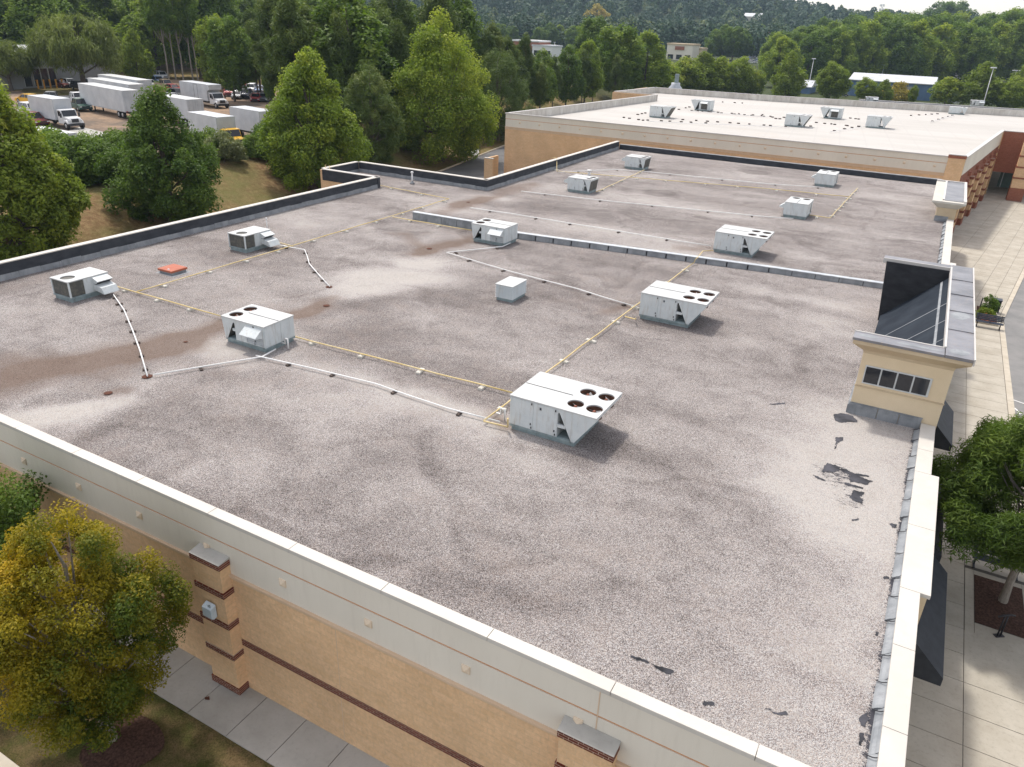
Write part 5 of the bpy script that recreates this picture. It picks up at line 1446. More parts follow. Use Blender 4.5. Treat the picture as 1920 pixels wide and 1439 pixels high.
# woods behind the lot: rows of individual trees
GW1 = 'trees of the wood behind the parking lot'
count = 0
def wood(x0, x1, n, base0, base1, top0, top1, kinds, label, group, wide=1.0):
    for i in range(n):
        px = x0+(x1-x0)*(i+rnd.random())/n
        p = rnd.choice(kinds)
        by_top(p, px, base0+(base1-base0)*rnd.random(), top0+(top1-top0)*rnd.random(), label, group, wide=wide*(.85+.4*rnd.random()))
mixk = tp+pp_
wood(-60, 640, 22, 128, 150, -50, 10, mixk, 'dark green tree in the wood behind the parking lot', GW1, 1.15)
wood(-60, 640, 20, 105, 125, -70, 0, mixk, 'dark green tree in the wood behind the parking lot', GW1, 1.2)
wood(440, 660, 9, 178, 200, 10, 70, pp_+[tp[0]], 'dark tree in the wood left of the pyramid shaped trees', 'trees left of the pyramid shaped trees', 1.0)
wood(520, 760, 9, 205, 250, -20, 55, pp_+[tp[2]], 'tall dark pine behind the pyramid shaped trees on the bank', 'pines behind the pyramid shaped trees', 1.05)
wood(640, 870, 9, 190, 230, -30, 25, pp_+[tp[0],tp[2]], 'tall dark tree behind the pyramid shaped trees on the bank', 'trees behind the pyramid shaped trees', 1.05)
# pines along the alley behind the white roof building, then lighter trees
GA = 'trees along the back of the white roof store'
for (px,b,t,w) in ((905,228,58,1.0),(950,222,72,1.0),(978,215,66,.9),(1012,210,99,1.0),(1035,206,106,1.0),(1060,205,92,.95),(1090,200,96,.95),(920,215,45,1.0),(1110,198,100,.9),(970,235,110,1.0),(1010,228,120,.9)):
    by_top(rnd.choice(pp_+[tp[2]]), px, b, t, 'dark pine or leafy tree close behind the white roof store', GA, wide=w*1.05)
by_top(tp[1], 1095, 196, 78, 'light green tree among pines behind the white roof store', None, wide=1.0)
by_top(tp[0], 1152, 192, 52, 'big rounded tree rising behind the white roof store', None, wide=1.25)
by_top(tp[1], 1205, 190, 62, 'big light green tree right of the rounded one behind the store', None, wide=1.25)
by_top(tp[0], 1110, 150, 36, 'dark round topped tree between shopping street and store', None, wide=1.2)
by_top(pp_[0], 1150, 200, 105, 'brownish dark conifer under the big rounded tree', None, wide=.9)
GYT = 'young light green trees behind the white roof'
for (px,b,t,w) in ((1245,182,118,1.3),(1280,180,112,1.3),(1312,181,104,1.35),(1345,182,112,1.3),(1378,183,112,1.2),(1412,184,134,1.1),(1262,176,126,1.2),(1330,178,126,1.2),(1395,182,132,1.1)):
    by_top(rnd.choice(yt), px, b, t, 'young light green tree in the row behind the white far parapet', GYT, wide=w)
by_top(yt[0], 1470, 190, 103, 'pointed yellow green tree left of the white lamp posts', None, wide=1.0)
by_top(yt[1], 1553, 192, 122, 'round yellow green tree right of a white lamp post', None, wide=1.25)
by_top(yt[1], 1480, 188, 160, 'low bright green shrub in front of the pointed yellow green tree', None, wide=1.3)
by_top(yt[1], 1618, 192, 148, 'green tree before the left end of the blue warehouse', None, wide=1.3)
by_top(yt[0], 1652, 194, 152, 'yellow green tree before the middle of the blue warehouse', None, wide=1.2)
by_top(yt[1], 1708, 196, 162, 'thin small tree against the blue warehouse wall', None, wide=.7)
by_top(yt[1], 1770, 200, 148, 'dark green tree at the right end of the blue warehouse', None, wide=1.6)
by_top(yt[0], 1828, 203, 122, 'large light green tree at the leaning white lamp post', None, wide=1.35)
by_top(yt[1], 1898, 210, 148, 'green tree right of the leaning white lamp post', None, wide=1.5)
by_top(yt[1], 1878, 206, 172, 'low light green tree under the leaning lamp post', None, wide=1.3)
by_top(yt[1], 1912, 196, 128, 'green tree at the right picture edge behind the roof', None, wide=1.3)
# wood on the right
GR = 'trees of the right hand wood edge'
def wr(px): return np.interp(px, [1440,1500,1560,1620,1700,1800,1930],[62,52,42,32,30,36,18])
for row,(n,b0,b1,dt) in enumerate(((20,158,166,14),(22,146,154,2),(20,132,142,-4))):
    for i in range(n):
        px = 1440+500*(i+rnd.random())/n
        by_top(rnd.choice(tp+[tp[0],tp[1]]), px, b0+(b1-b0)*rnd.random(), wr(px)+dt+rnd.uniform(-5,9), 'dark green tree in the dense wood behind the blue warehouse', GR, wide=1.25)
# scattered trees among the far shops
GM = 'trees among the far shopping streets'
for (px,b,t) in ((1010,92,52),(1030,94,46),(1048,92,48),(1075,98,50),(1245,96,60),(1262,100,62),(1285,100,72),(1335,112,58),(1352,112,50),(1372,114,52),(1388,114,58),(1300,90,60),(960,90,50),(935,92,46),(1180,96,40),(1408,92,50),(1422,90,48),(1320,96,66),(1230,92,50),(1135,92,44),(1160,94,44)):
    by_top(rnd.choice(tp), px, b, t, 'dark round tree between the far shops and the white roof', GM, wide=1.3)

# far wooded hills: one mass
def hill_wood():
    rs = np.random.RandomState(77); Vs = []; Ts = []
    n = 5400; c = 0
    while c < n:
        ang = rs.uniform(rad(-62), rad(16)); r = 590+1500*rs.rand()**1.5
        x, y = r*math.sin(ang), r*math.cos(ang)
        zb = float(terrain(x, y)); h = rs.uniform(11, 22)
        R = rs.uniform(5.5, 10)*(1+.25*(r > 1200)); m = int(200*np.clip(1000/r,.45,1.1))
        an = rs.rand(m)*6.283; t = rs.rand(m)
        rr = np.interp(t, [0,.35,.7,.9,1], [.85,1,.85,.5,.15])*R*(.55+.45*np.sqrt(rs.rand(m)))
        p = np.stack([x+rr*np.cos(an), y+rr*np.sin(an), zb+1+h*t], 1)
        nr = .45*rs.randn(m,3)+np.stack([np.cos(an)*.8, np.sin(an)*.8, (t-.35)*1.6], 1); nr /= np.linalg.norm(nr,axis=1,keepdims=True)
        a = np.cross(nr, rs.randn(m,3)); a /= np.linalg.norm(a,axis=1,keepdims=True); b = np.cross(nr,a)
        s = (2.9*(.6+.7*rs.rand(m))*np.clip(r/900,.8,1.7))[:,None]*.5
        Vs.append(np.stack([p-a*s, p+b*s*.7, p+a*s, p-b*s*.7],1).reshape(-1,3))
        Ts.append(np.clip(rs.rand()*.7+.3*rs.rand(m)*t+.1,0,1)); c += 1
    V = np.concatenate(Vs); T = np.concatenate(Ts)
    o = fast_mesh('hill_forest', V, np.arange(len(V)).reshape(-1,4), L['hill'], fattrs={'tint': T}); COL.objects.link(o)
    tag(o, 'blue green wooded hills along the horizon', 'forest', None, 'stuff')
hill_wood()
AU = proto('broadleaf_tree', L['autumn'], 91, 'round', 4.6, 2, 15, .24, 80, 4000, 1.0, 1.4, 6)
by_top(AU, 1118, 66, 12, 'lone golden yellow tree on the far wooded hill', None, wide=1.3)
# big feathery tree tops that stand above the right skyline
by_top(tp[0], 1748, 90, 6, 'feathery tree standing above the skyline behind the right hand wood', 'skyline trees', wide=1.5)
by_top(tp[0], 1778, 90, 5, 'feathery tree standing above the skyline behind the right hand wood', 'skyline trees', wide=1.5)
# ------------------------------------------------------------------ vehicles
def paint(name, c, metal=0.0):
    return two_tone(name, tuple(k*.92 for k in c), c, 1.0, 0.32, metal, spec=0.5)
PA = {'white': paint('paint_white_body',(.72,.73,.74)), 'silver': paint('paint_silver',(.38,.40,.42),.4), 'grey': paint('paint_grey',(.16,.175,.19),.3), 'black': paint('paint_black',(.018,.019,.022)),
 'navy': paint('paint_navy',(.02,.035,.08)), 'blue': paint('paint_blue',(.05,.12,.26)), 'red': paint('paint_red',(.35,.025,.025)), 'maroon': paint('paint_maroon',(.16,.025,.02)), 'green': paint('paint_green',(.02,.075,.055)), 'yellow': paint('paint_yellow',(.72,.40,.015)), 'tan': paint('paint_tan',(.45,.36,.24))}
M['box_white'] = two_tone('box_panel_white', (.46,.49,.52), (.58,.605,.63), .5, .5, grime=((.42,.40,.36),.4), spec=.3)
M['rubber'] = two_tone('tyre_rubber', (.012,.012,.013), (.025,.025,.026), 8, .85)
M['rim'] = two_tone('wheel_rim', (.38,.39,.40), (.52,.53,.54), 8, .4, .5)
M['headlight'] = two_tone('headlight_glass', (.55,.57,.58), (.7,.72,.73), 6, .2)
M['taillight'] = two_tone('taillight_glass', (.30,.01,.01), (.40,.02,.02), 6, .3)
M['wood'] = two_tone('timber', (.30,.20,.10), (.40,.28,.16), 4, .85)
M['orange'] = two_tone('orange_paint', (.62,.30,.05), (.70,.36,.07), 4, .6)
def wheels(root, xs, half, r=.33, w=.22):
    for x in xs:
        for s in (-1,1):
            m = MB(); m.lathe([(r*.98,-w/2),(r,-w/2+.03),(r,w/2-.03),(r*.98,w/2)], (0,0,0), 18, 0, 'y')
            t = m.build('wheel', M['rubber'], root, loc=(x, s*(half-w/2+.01), r))
            m = MB(); m.lathe([(r*.62,-.02),(r*.55,.0),(r*.2,.015),(.01,.02)], (0,0,0), 14, 0, 'y')
            for i, v in enumerate(m.v): m.v[i] = (v[0], s*(v[1]+w/2), v[2])
            m.build('rim', M['rim'], t)
def car(style, col, label, group=None):
    """x forward, origin at ground centre"""
    root = empty({'sedan':'parked_car','suv':'parked_car','pickup':'pickup_truck'}[style], (0,0,0), 0, label, 'car' if style != 'pickup' else 'pickup truck', group)
    if style == 'sedan': Lh, W, hb, hr, gr = 2.3, .89, .88, 1.45, (-1.75,-1.05,.45,1.15); low = .22
    elif style == 'suv': Lh, W, hb, hr, gr = 2.35, .93, 1.02, 1.72, (-2.15,-1.8,.55,1.20); low = .28
    else: Lh, W, hb, hr, gr = 2.85, .98, 1.08, 1.85, (-.75,-.55,.85,1.45); low = .35
    nose = hb-.12
    prof = [(-Lh,low+.12),(-Lh+.06,low),(Lh-.08,low),(Lh,low+.14),(Lh-.02,nose-.16),(Lh-.15,nose-.03),(gr[3],hb),(gr[0],hb),(-Lh+.12,hb-.03),(-Lh,hb-.18)]
    m = MB(); n = len(prof)
    ins = [.0 if z < hb-.2 else .05 for x, z in prof]
    vs = [(x, -W+i*1.0, z) for (x,z), i in zip(prof, ins)]+[(x, W-i*1.0, z) for (x,z), i in zip(prof, ins)]
    m.add(vs, [tuple(range(n)), tuple(range(2*n-1,n-1,-1))]+[(i,n+i,n+(i+1)%n,(i+1)%n) for i in range(n)])
    m.build('body', col, root, .05)
    # greenhouse
    m = MB(); a,b_,c,d = gr; wi = W-.07; wt = W-.24
    m.add([(a,-wi,hb-.02),(d,-wi,hb-.02),(d,wi,hb-.02),(a,wi,hb-.02),(b_,-wt,hr-.04),(c,-wt,hr-.04),(c,wt,hr-.04),(b_,wt,hr-.04)], [(0,1,5,4),(1,2,6,5),(2,3,7,6),(3,0,4,7),(4,5,6,7)])
    m.build('windows', M['glass'], root, .02)
    m = MB(); m.add([(b_-.06,-wt-.015,hr-.05),(c+.06,-wt-.015,hr-.05),(c+.06,wt+.015,hr-.05),(b_-.06,wt+.015,hr-.05),(b_+.05,-wt+.06,hr),(c-.05,-wt+.06,hr),(c-.05,wt-.06,hr),(b_+.05,wt-.06,hr)], [(0,1,5,4),(1,2,6,5),(2,3,7,6),(3,0,4,7),(4,5,6,7),(3,2,1,0)])
    for x0, x1 in ((a,b_),(d,c),((a+d)/2,(b_+c)/2)):
        for s in (-1,1): m.bar((x0,s*(wi+.005),hb-.02),(x1,s*(wt+.005),hr-.03),.08,.05)
    m.build('roof', col, root, .01)
    if style == 'pickup':
        m = MB(); m.box(-Lh+.12,-W+.12,hb-.028,gr[0]-.06,W-.12,hb+.004); m.build('cargo_bed', M['dark_metal'], root)
    for s in (-1,1):
        m = MB(); m.box(Lh-.10,s*(W-.38),nose-.26,Lh+.005,s*(W-.06),nose-.12); m.build('headlight', M['headlight'], root, .01)
        m = MB(); m.box(-Lh-.005,s*(W-.25),hb-.38,-Lh+.08,s*(W-.04),hb-.18); m.build('taillight', M['taillight'], root, .01)
        m = MB(); m.box(gr[3]-.25,s*(W-.02),hb-.02,gr[3]-.08,s*(W+.16),hb+.12); m.build('side_mirror', col, root, .02)
    m = MB(); m.box(Lh-.02,-W+.42,nose-.30,Lh+.01,W-.42,nose-.12); m.box(Lh-.02,-W+.3,low+.06,Lh+.015,W-.3,low+.22); m.build('grille', M['dark_metal'], root)
    wheels(root, (-Lh*.62, Lh*.63), W, .34 if style != 'pickup' else .40)
    return root
def box_truck(label, cabcol, length=7.3, group=None, attic=False, boxcol=None, side_door=False):
    root = empty('box_truck', (0,0,0), 0, label, 'truck', group)
    W = 1.22; zb = 1.05; zt = 3.75; cab = 3.0 if not attic else 2.9
    x1 = length/2+.2; 
    m = MB(); m.box(-length/2,-W,zb,length/2,W,zt); 
    if attic: m.prism([(length/2-.01,2.65),(length/2+.75,2.95),(length/2+.75,zt),(length/2-.01,zt)], 'y', -W, W)
    bx_ = m.build('cargo_box', boxcol or M['box_white'], root, .03)
    m = MB()
    for x in (-length/2, length/2-.07):
        for s in (-1,1): m.box(x-.005,s*(W-.05),zb,x+.075,s*(W+.012),zt)
    for s in (-1,1): m.box(-length/2,s*(W-.02),zt-.10,length/2,s*(W+.012),zt+.01); m.box(-length/2,s*(W-.02),zb-.02,length/2,s*(W+.012),zb+.10)
    m.build('corner_rail', M['galv'], bx_)
    if side_door:
        m = MB()
        for x in (.2,1.4): m.box(x,-W-.014,zb+.1,x+.05,-W-.002,zt-.15)
        m.box(.2,-W-.014,zt-.2,1.45,-W-.002,zt-.15)
        m.build('side_door', M['dark_metal'], bx_)
    m = MB(); m.box(-length/2,-.45,.62,x1+1.6,.45,1.0); m.box(-length/2-.05,-W+.1,.55,-length/2+.05,W-.1,.75); m.build('chassis', M['dark_metal'], root)
    # cab and bonnet
    m = MB(); m.prism([(x1,.65),(x1+1.25,.65),(x1+1.30,1.55),(x1+.95,2.42),(x1+.1,2.48),(x1,2.4)], 'y', -1.05, 1.05)
    m.prism([(x1+1.2,.75),(x1+2.35,.75),(x1+2.42,1.25),(x1+2.25,1.47),(x1+1.25,1.60)], 'y', -.86, .86)
    cabo = m.build('cab', cabcol, root, .06)
    m = MB()
    for s in (-1,1): m.prism([(x1+1.3,.62),(x1+2.45,.62),(x1+2.42,.95),(x1+2.1,1.20),(x1+1.55,1.18)], 'y', s*.70, s*1.12)
    m.build('front_fender', cabcol, cabo, .06)
    m = MB(); m.prism([(x1+1.305,1.62),(x1+1.315,1.62),(x1+1.0,2.36),(x1+.99,2.36)], 'y', -.92, .92); m.build('windscreen', M['glass'], cabo)
    for s in (-1,1):
        m = MB(); m.prism([(x1+.25,1.62),(x1+1.18,1.60),(x1+.92,2.28),(x1+.25,2.30)], 'y', s*1.03, s*1.062); m.build('side_window', M['glass'], cabo)
        m = MB(); m.box(x1+1.25,s*1.12,1.5,x1+1.35,s*1.36,2.05); m.build('side_mirror', M['dark_metal'], cabo, .02)
        m = MB(); m.box(x1+2.30,s*.62,1.02,x1+2.43,s*.98,1.2); m.build('headlight', M['headlight'], cabo, .02)
    m = MB(); m.prism([(x1+2.40,.92),(x1+2.445,.92),(x1+2.445,1.24),(x1+2.36,1.38),(x1+2.33,1.36)], 'y', -.48, .48); m.build('grille', M['dark_metal'], cabo)
    m = MB(); m.box(x1+2.28,-1.14,.48,x1+2.56,1.14,.76); m.build('bumper', M['dark_metal'], root, .03)
    wheels(root, (-length/2+1.6, x1+1.95), 1.15, .48, .30)
    return root
def trailer(label, length=13.0, group=None, h=3.9):
    root = empty('box_trailer', (0,0,0), 0, label, 'trailer', group)
    W = 1.27
    m = MB(); m.box(-length/2,-W,1.15,length/2,W,h-.04)
    for k in range(int(length/1.2)): m.box(-length/2+.3+k*1.2,-W-.012,1.2,-length/2+.33+k*1.2,W+.012,h-.08)
    b = m.build('cargo_box', M['box_white'], root, .02)
    m = MB(); m.box(-length/2-.03,-.02,1.2,-length/2-.001,.02,h-.1)
    for y in (-.95,-.35,.35,.95): m.box(-length/2-.05,y-.02,1.2,-length/2-.031,y+.02,h-.12)
    m.build('door_hardware', M['galv'], b)
    for s in (-1,1): MB().box(-length/2-.04,s*.95-.15,1.02,-length/2-.022,s*.95+.15,1.12).build('taillight', M['taillight'], root)
    m = MB(); m.box(-length/2-.02,-W-.02,h-.04,length/2+.02,W+.02,h+.02); m.build('roof', M['top_metal'], root, .02)
    m = MB(); m.box(-length/2,-W-.02,1.0,length/2,W+.02,1.15); m.build('bottom_rail', M['galv'], root)
    for s in (-1,1):
        m = MB(); m.box(length*.28,s*.7,0,length*.28+.16,s*.55,1.0); m.build('landing_leg', M['dark_metal'], root)
    m = MB(); m.box(-length/2+.2,-.5,.7,-length/2+3.6,.5,1.0); m.build('bogie', M['dark_metal'], root)
    wheels(root, (-length/2+1.2,-length/2+2.5), 1.2, .5, .4)
    return root
LZ = 4.03
def put(o, px, py, rz, z=LZ):
    p = on_z(px, py, z); o.location = (p[0],p[1],z); o.rotation_euler = (0,0,rz); return o
def heading(p, q, z=LZ):
    a = on_z(*p,z); b = on_z(*q,z); return math.atan2(b[1]-a[1], b[0]-a[0])
# trucks: heading from two wheel contact points in the photo
hR = heading((352,193),(428,206)); hL = heading((88,232),(146,243)); hT = heading((165,208),(238,224))
put(box_truck('white box truck with an overhanging attic box, facing right across the lot', PA['white'], 9.0, attic=True, side_door=True), 378, 197, hR)
put(box_truck('white box truck facing right on the pale apron, nearest the hedge gap', PA['white'], 6.6), 102, 235, hL)
put(box_truck('yellow cab box truck nearest the olive bush', PA['yellow'], 6.9), 402, 273, hR-.02)
put(box_truck('yellow cab box truck half hidden by the pyramid shaped tree', PA['yellow'], 6.9), 478, 259, hR, )
GT = 'white trailers side by side'
t1 = trailer('nearest long white trailer, behind the ragged topped tree', 15.2, GT, 4.05); put(t1, 210, 214, hT+math.pi)
t2_ = copy_tree(t1); t2_['label'] = 'middle long white trailer of the side by side row'; put(t2_, 224, 200, hT+math.pi)
t3_ = copy_tree(t1); t3_['label'] = 'farthest long white trailer of the side by side row'; put(t3_, 240, 190, hT+math.pi)
t4_ = trailer('short white trailer in front of the attic box truck', 8.0, GT, 3.7); put(t4_, 345, 232, hR+math.pi)
t5_ = trailer('low white trailer roof showing just above the hedge', 7.5, GT, 2.3); put(t5_, 98, 284, hL+math.pi)
# cars
GC = 'vehicles parked in the gravel lot'
put(car('pickup', PA['grey'], 'grey pickup truck on the grass edge in front of the metal building', GC), 101, 193, heading((128,196),(76,196)))
put(car('pickup', PA['green'], 'dark green truck with an open bed beside the nearest trailer', GC), 152, 207, heading((135,203),(165,212)))
put(car('pickup', PA['white'], 'white pickup cab behind the dark green truck', GC), 146, 194, heading((135,190),(165,197)))
put(car('sedan', PA['white'], 'white car behind the nearest box truck', GC), 92, 200, heading((116,203),(76,199)))
put(car('suv', PA['white'], 'white van nosing out left of the nearest box truck', GC), 60, 215, hL)
put(car('sedan', PA['yellow'], 'yellow car beside the grey pickup truck', GC), 55, 193, heading((75,195),(45,192)))
put(car('pickup', PA['maroon'], 'rusty orange truck body behind the left tree leaves', GC), 62, 236, hL)
k = 0
for (px, py, st, c, lab) in ((118,164,'sedan','maroon','dark red car at the right end of the metal building'),(131,164,'suv','silver','silver car next to the dark red one by the metal building'),(152,169,'suv','black','black off road car under the willow'),(172,164,'suv','grey','dark grey car right of the willow trunk'),
    (212,156,'suv','silver','silver hatchback behind the trailers beside the red shed'),(246,158,'sedan','navy','navy car left of the white sedan behind the trailers'),(262,160,'suv','navy','dark blue car between navy and white ones behind the trailers'),(281,163,'sedan','white','white car behind the trailers'),(310,166,'pickup','tan','pale pickup truck behind the ragged topped tree'),
    (333,184,'suv','black','black car at the rear of the attic box truck'),(323,190,'sedan','silver','silver car low behind the short trailer'),(432,180,'suv','red','red car behind the cab of the attic box truck'),(446,185,'sedan','silver','silver white car first in the row right of the attic box truck'),(462,184,'suv','navy','dark blue pickup like car second in the row right of the truck'),(482,190,'sedan','red','bright red car in the row right of the truck'),(497,190,'sedan','grey','dark grey car at the right end of the row'),(505,176,'pickup','black','black pickup behind the right end of the row'),
    (303,148,'suv','white','white car under the thin pines'),(440,173,'sedan','silver','silver car in the back row near the light green shrubs'),(456,172,'sedan','red','red car in the back row near the light green shrubs'),(472,173,'suv','white','white car in the back row near the light green shrubs'),(489,174,'sedan','blue','blue car in the back row near the light green shrubs'),
    (232,157,'sedan','white','white car at the far left end of the row behind the trailers'),(296,158,'suv','blue','blue car between the white car and the pale pickup'),(325,172,'sedan','red','red car peeking out behind the ragged topped tree')):
    h = heading((px-10,py-1),(px+10,py+2)) if px < 420 else heading((px+8,py-4),(px-7,py+4))
    put(car(st, PA[c], lab, GC), px, py, h, LZ if px > 200 else float(terrain(*on_z(px,py,4)[:2]))+.05)
# grey metal building, windows, orange posts, red shed
p0 = on_z(36,167,4.0); p1 = on_z(188,160,4.0); a_ = math.atan2(p1[1]-p0[1], p1[0]-p0[0]); Lb = math.hypot(p1[1]-p0[1], p1[0]-p0[0])
def corr(name, c1, c2, axis='x', sc=1.6):
    t = NT(name); co = t.swz(t.coord(), 'xyz')
    w = t.new('TexWave'); t.put(w.inputs['Vector'], co); w.bands_direction = axis.upper(); w.inputs['Scale'].default_value = sc
    c = t.mix(w.outputs[0], c1, c2); c = t.mix(1.0, c, t.ramp(t.noise(t.mapping(co,(.3,.3,.05)),1.0,5), [(.3,.8),(.7,1.1)]), 'MULTIPLY')
    t.bump(w.outputs[0], .5, .03)
    return t.done(c, .55, spec=.35)
M['corr_grey'] = corr('grey_cladding', (.26,.27,.28), (.36,.37,.385)); M['corr_blue'] = corr('blue_cladding', (.085,.15,.27), (.12,.20,.33), 'x', 1.0)
M['pale_roof'] = two_tone('pale_metal_roof', (.46,.48,.50), (.58,.60,.61), .3, .5)
gb = empty('metal_building', (p0[0],p0[1],4.0), a_, 'long grey metal clad building behind the willows', 'building')
m = MB(); m.box(-6,0,-1,Lb+4,18,6.3); m.build('wall', M['corr_grey'], gb)
m = MB(); m.prism([(-.3,6.3),(18.3,6.3),(18.3,6.45),(9,7.6),(-.3,6.45)], 'x', -6.2, Lb+4.2); m.build('roof', M['pale_roof'], gb)
for x0 in (1.4,3.3,4.9,6.5):
    m = MB(); m.box(x0,-.06,.35,x0+1.35,.02,3.6); w = m.build('window', M['glass'], gb)
    mm = MB(); mm.box(x0-.1,-.08,.3,x0-.002,.0,3.7); mm.build('window_frame', M['alu'], w)
for k in range(5):
    o = MB().box(-.12,-.12,-.1,.12,.12,1.6).box(-.15,-.15,1.5,.15,.15,1.7).build('bollard', M['orange'], None, .03)
    q = gb.matrix_world if False else None
    lx, ly = 2.6+k*1.25, -2.2
    o.location = (p0[0]+lx*math.cos(a_)-ly*math.sin(a_), p0[1]+lx*math.sin(a_)+ly*math.cos(a_), 4.0+float(terrain(p0[0],p0[1])-4))
    tag(o, 'orange guard post before the window of the grey metal building', 'bollard', 'orange guard posts')
p = on_z(191,158,4.0); rs_ = empty('red_shed', (p[0],p[1],4.0), a_, 'narrow red container standing right of the willow trunk', 'container')
m = MB(); m.box(-1.3,-1,0,1.3,5,3.0); m.build('shell', PA['red'], rs_, .03)
m = MB(); m.box(-1.2,-1.04,.1,-.02,-1.0,2.9); m.box(.02,-1.04,.1,1.2,-1.0,2.9); m.build('door', PA['maroon'], rs_)
gp = [on_z(*q,4.0) for q in ((45,166),(130,163),(165,175),(140,184),(60,182),(40,172))]
m = MB(); m.add([(q[0],q[1],float(terrain(q[0],q[1]))+.05) for q in gp], [tuple(range(6))]); o = m.build('grass_verge', M['lawn']); o['kind'] = 'structure'

# retaining wall of stacked blocks at the alley
M['ret'] = brick_mat('retaining_block', (.22,.175,.13), (.28,.225,.17), (.10,.08,.06), .45, .2, .012, 'y', bump=.8)
rt = empty('retaining_wall', (-68.6,112,0), rad(10), 'tan stacked block retaining wall along the alley under the pines', 'wall')
m = MB(); m.box(-.5,-4,-.4,0,34,3.3); m.build('blockwork', M['ret'], rt)
m = MB(); m.box(-.55,-4.05,3.3,.06,34.05,3.45); m.build('cap_course', M['kerb'], rt, .02)
# low tan wall, rail and sign board by the alley
p = on_z(918,331,0)
lw = empty('screen_wall', (-48.6,87.5,0), 0, 'low tan block wall at the corner of the white roof store', 'wall')
m = MB(); m.box(-4.2,1.2,0,-2.9,1.5,2.9); m.box(-4.2,1.5,0,-3.9,4.5,2.9); m.build('blockwork', M['cmu'], lw)
m = MB(); m.box(-4.25,1.15,2.9,-2.85,1.55,3.0); m.build('wall_cap', M['coping'], lw, .01)
q = on_ground(887,293)
sb = empty('white_board', (q[0],q[1],q[2]), rad(25), 'small white board lying on the verge beside the alley', 'board')
m = MB(); m.prism([(0,0.0),(.0,.1),(1.0,.9),(1.05,.82)], 'x', -.9, .9); m.build('panel', M['paint_white'], sb, .01)
m = MB(); m.box(-.7,.55,-.1,-.6,.65,.55); m.box(.6,.55,-.1,.7,.65,.55); m.build('prop', M['galv'], sb)
# yellow ladder hoop at the tan corner
lh = on_z(612,313,7.0)
m = MB(); m.tube([(0,0,-1.2),(0,0,.7),(.5,.0,.7),(.5,0,-1.2)], .03, 6); o = m.build('roof_ladder_rail', M['gas_yellow'], None, 0, (-47.25,51.9,6.6)); tag(o, 'yellow ladder hoop rising over the tan roof corner at back left', 'ladder')

# ------------------------------------------------------------------ far shops, house, warehouse, lamps
def shop(px, py, w, h, d, wall, roofm, label, sign=None, z=1.2, rz=0.0, cat='building', gable=False):
    p = on_ground(px, py); z = p[2]; s = empty('shop_building' if not gable else 'house', (p[0],p[1],z-.2), rz, label, cat)
    m = MB(); m.box(-w/2,0,-1.2,w/2,d,h); m.build('wall', wall, s)
    m = MB()
    if gable: m.prism([(-.6,h),(d/2,h+d*.28),(d+.6,h),(d/2,h+d*.28-.3)], 'x', -w/2-.5, w/2+.5)
    else: m.box(-w/2-.3,-.3,h,w/2+.3,d+.3,h+.8)
    m.build('roof', roofm, s)
    n = max(2, int(w/5))
    for k in range(n):
        x = -w/2+w*(k+.5)/n; mm = MB(); mm.box(x-w/n*.32,-.08,.6 if not gable else h*.35,x+w/n*.32,.02,min(h*.6,3.0) if not gable else h*.7); mm.build('window', M['glass'], s)
    if sign: mm = MB(); mm.box(-w*.18,-.35,h*.68,w*.18,-.02,h*.92); mm.build('sign_panel', sign, s)
    return s
shop(985,104,16,7,14,M['brick_x2'],M['paint_white'],'brick shop with a white top left among the far trees',None)
shop(1016,106,12,5,12,M['paint_white'],M['pale_roof'],'low white far shop behind the left group of lamp posts',None)
shop(1272,113,15,8,14,M['fascia'],M['cornice'],'cream far shop block with reddish trim between round trees',M['brick_x2'])
shop(1229,98,17,5,14,M['brick_x2'],M['beige'],'long low reddish far shop behind the big light green tree',None)
shop(1300,113,8,6,12,M['beige'],M['cornice'],'tall tan corner of a far shop right of the cream block',None)
shop(1428,108,10,6,10,M['beige'],M['paint_white'],'far tan shop under the round red sign',None)
hz_ = float(terrain(*on_z(1405,60,18)[:2]))
shop(1407,57,18,13,12,M['fascia'],M['pale_roof'],'pale gabled house high among the far hill trees',None,z=18,gable=True)
# round red sign on a post
p = on_ground(1434,108); sg = empty('road_sign', (p[0],p[1],p[2]), 0, 'round red shop sign on a tall post by the far parking', 'sign')
m = MB(); m.tube([(0,0,0),(0,0,13)], .35, 8); m.build('post', M['alu'], sg)
m = MB(); m.lathe([(3.4,-.3),(3.4,.3)], (0,0,14), 24, 0, 'y'); m.build('sign_disc', PA['red'], sg)
m = MB(); m.lathe([(1.5,-.36),(1.5,.36)], (0,0,14.6), 24, 0, 'y'); m.build('sign_centre', M['paint_white'], sg)
# far parked cars
GF = 'cars in the far parking'
base_cars = [car('sedan', PA['white'], 'x'), car('suv', PA['silver'], 'x'), car('suv', PA['grey'], 'x'), car('sedan', PA['blue'], 'x')]
fc = [(1394+3.4*i, 110+4.0*(i % 3)+.2*i) for i in range(15)]+[(1428,118),(1440,117),(1450,120),(1455,116),(1446,112),(1408,119),(1370,104),(1300,108),(1255,112),(1040,97),(1025,98)]
for i, (px, py) in enumerate(fc):
    o = base_cars[i] if i < 4 else copy_tree(base_cars[i % 4])
    g_ = on_ground(px, py); o.location = (g_[0],g_[1],max(g_[2],1.2)+.05); o.rotation_euler = (0,0,rad(random.choice((20,25,200,110)))); tag(o, 'tiny parked car in the far sunlit parking between the trees', 'car', GF)
o = car('sedan', PA['black'], 'black car glimpsed behind the far white parapet between two trees'); put(o, 1578,181, rad(5), .05)
o = car('suv', PA['white'], 'white car glimpsed low beside the leaning lamp post trees'); put(o, 1790,196, rad(5), .05)
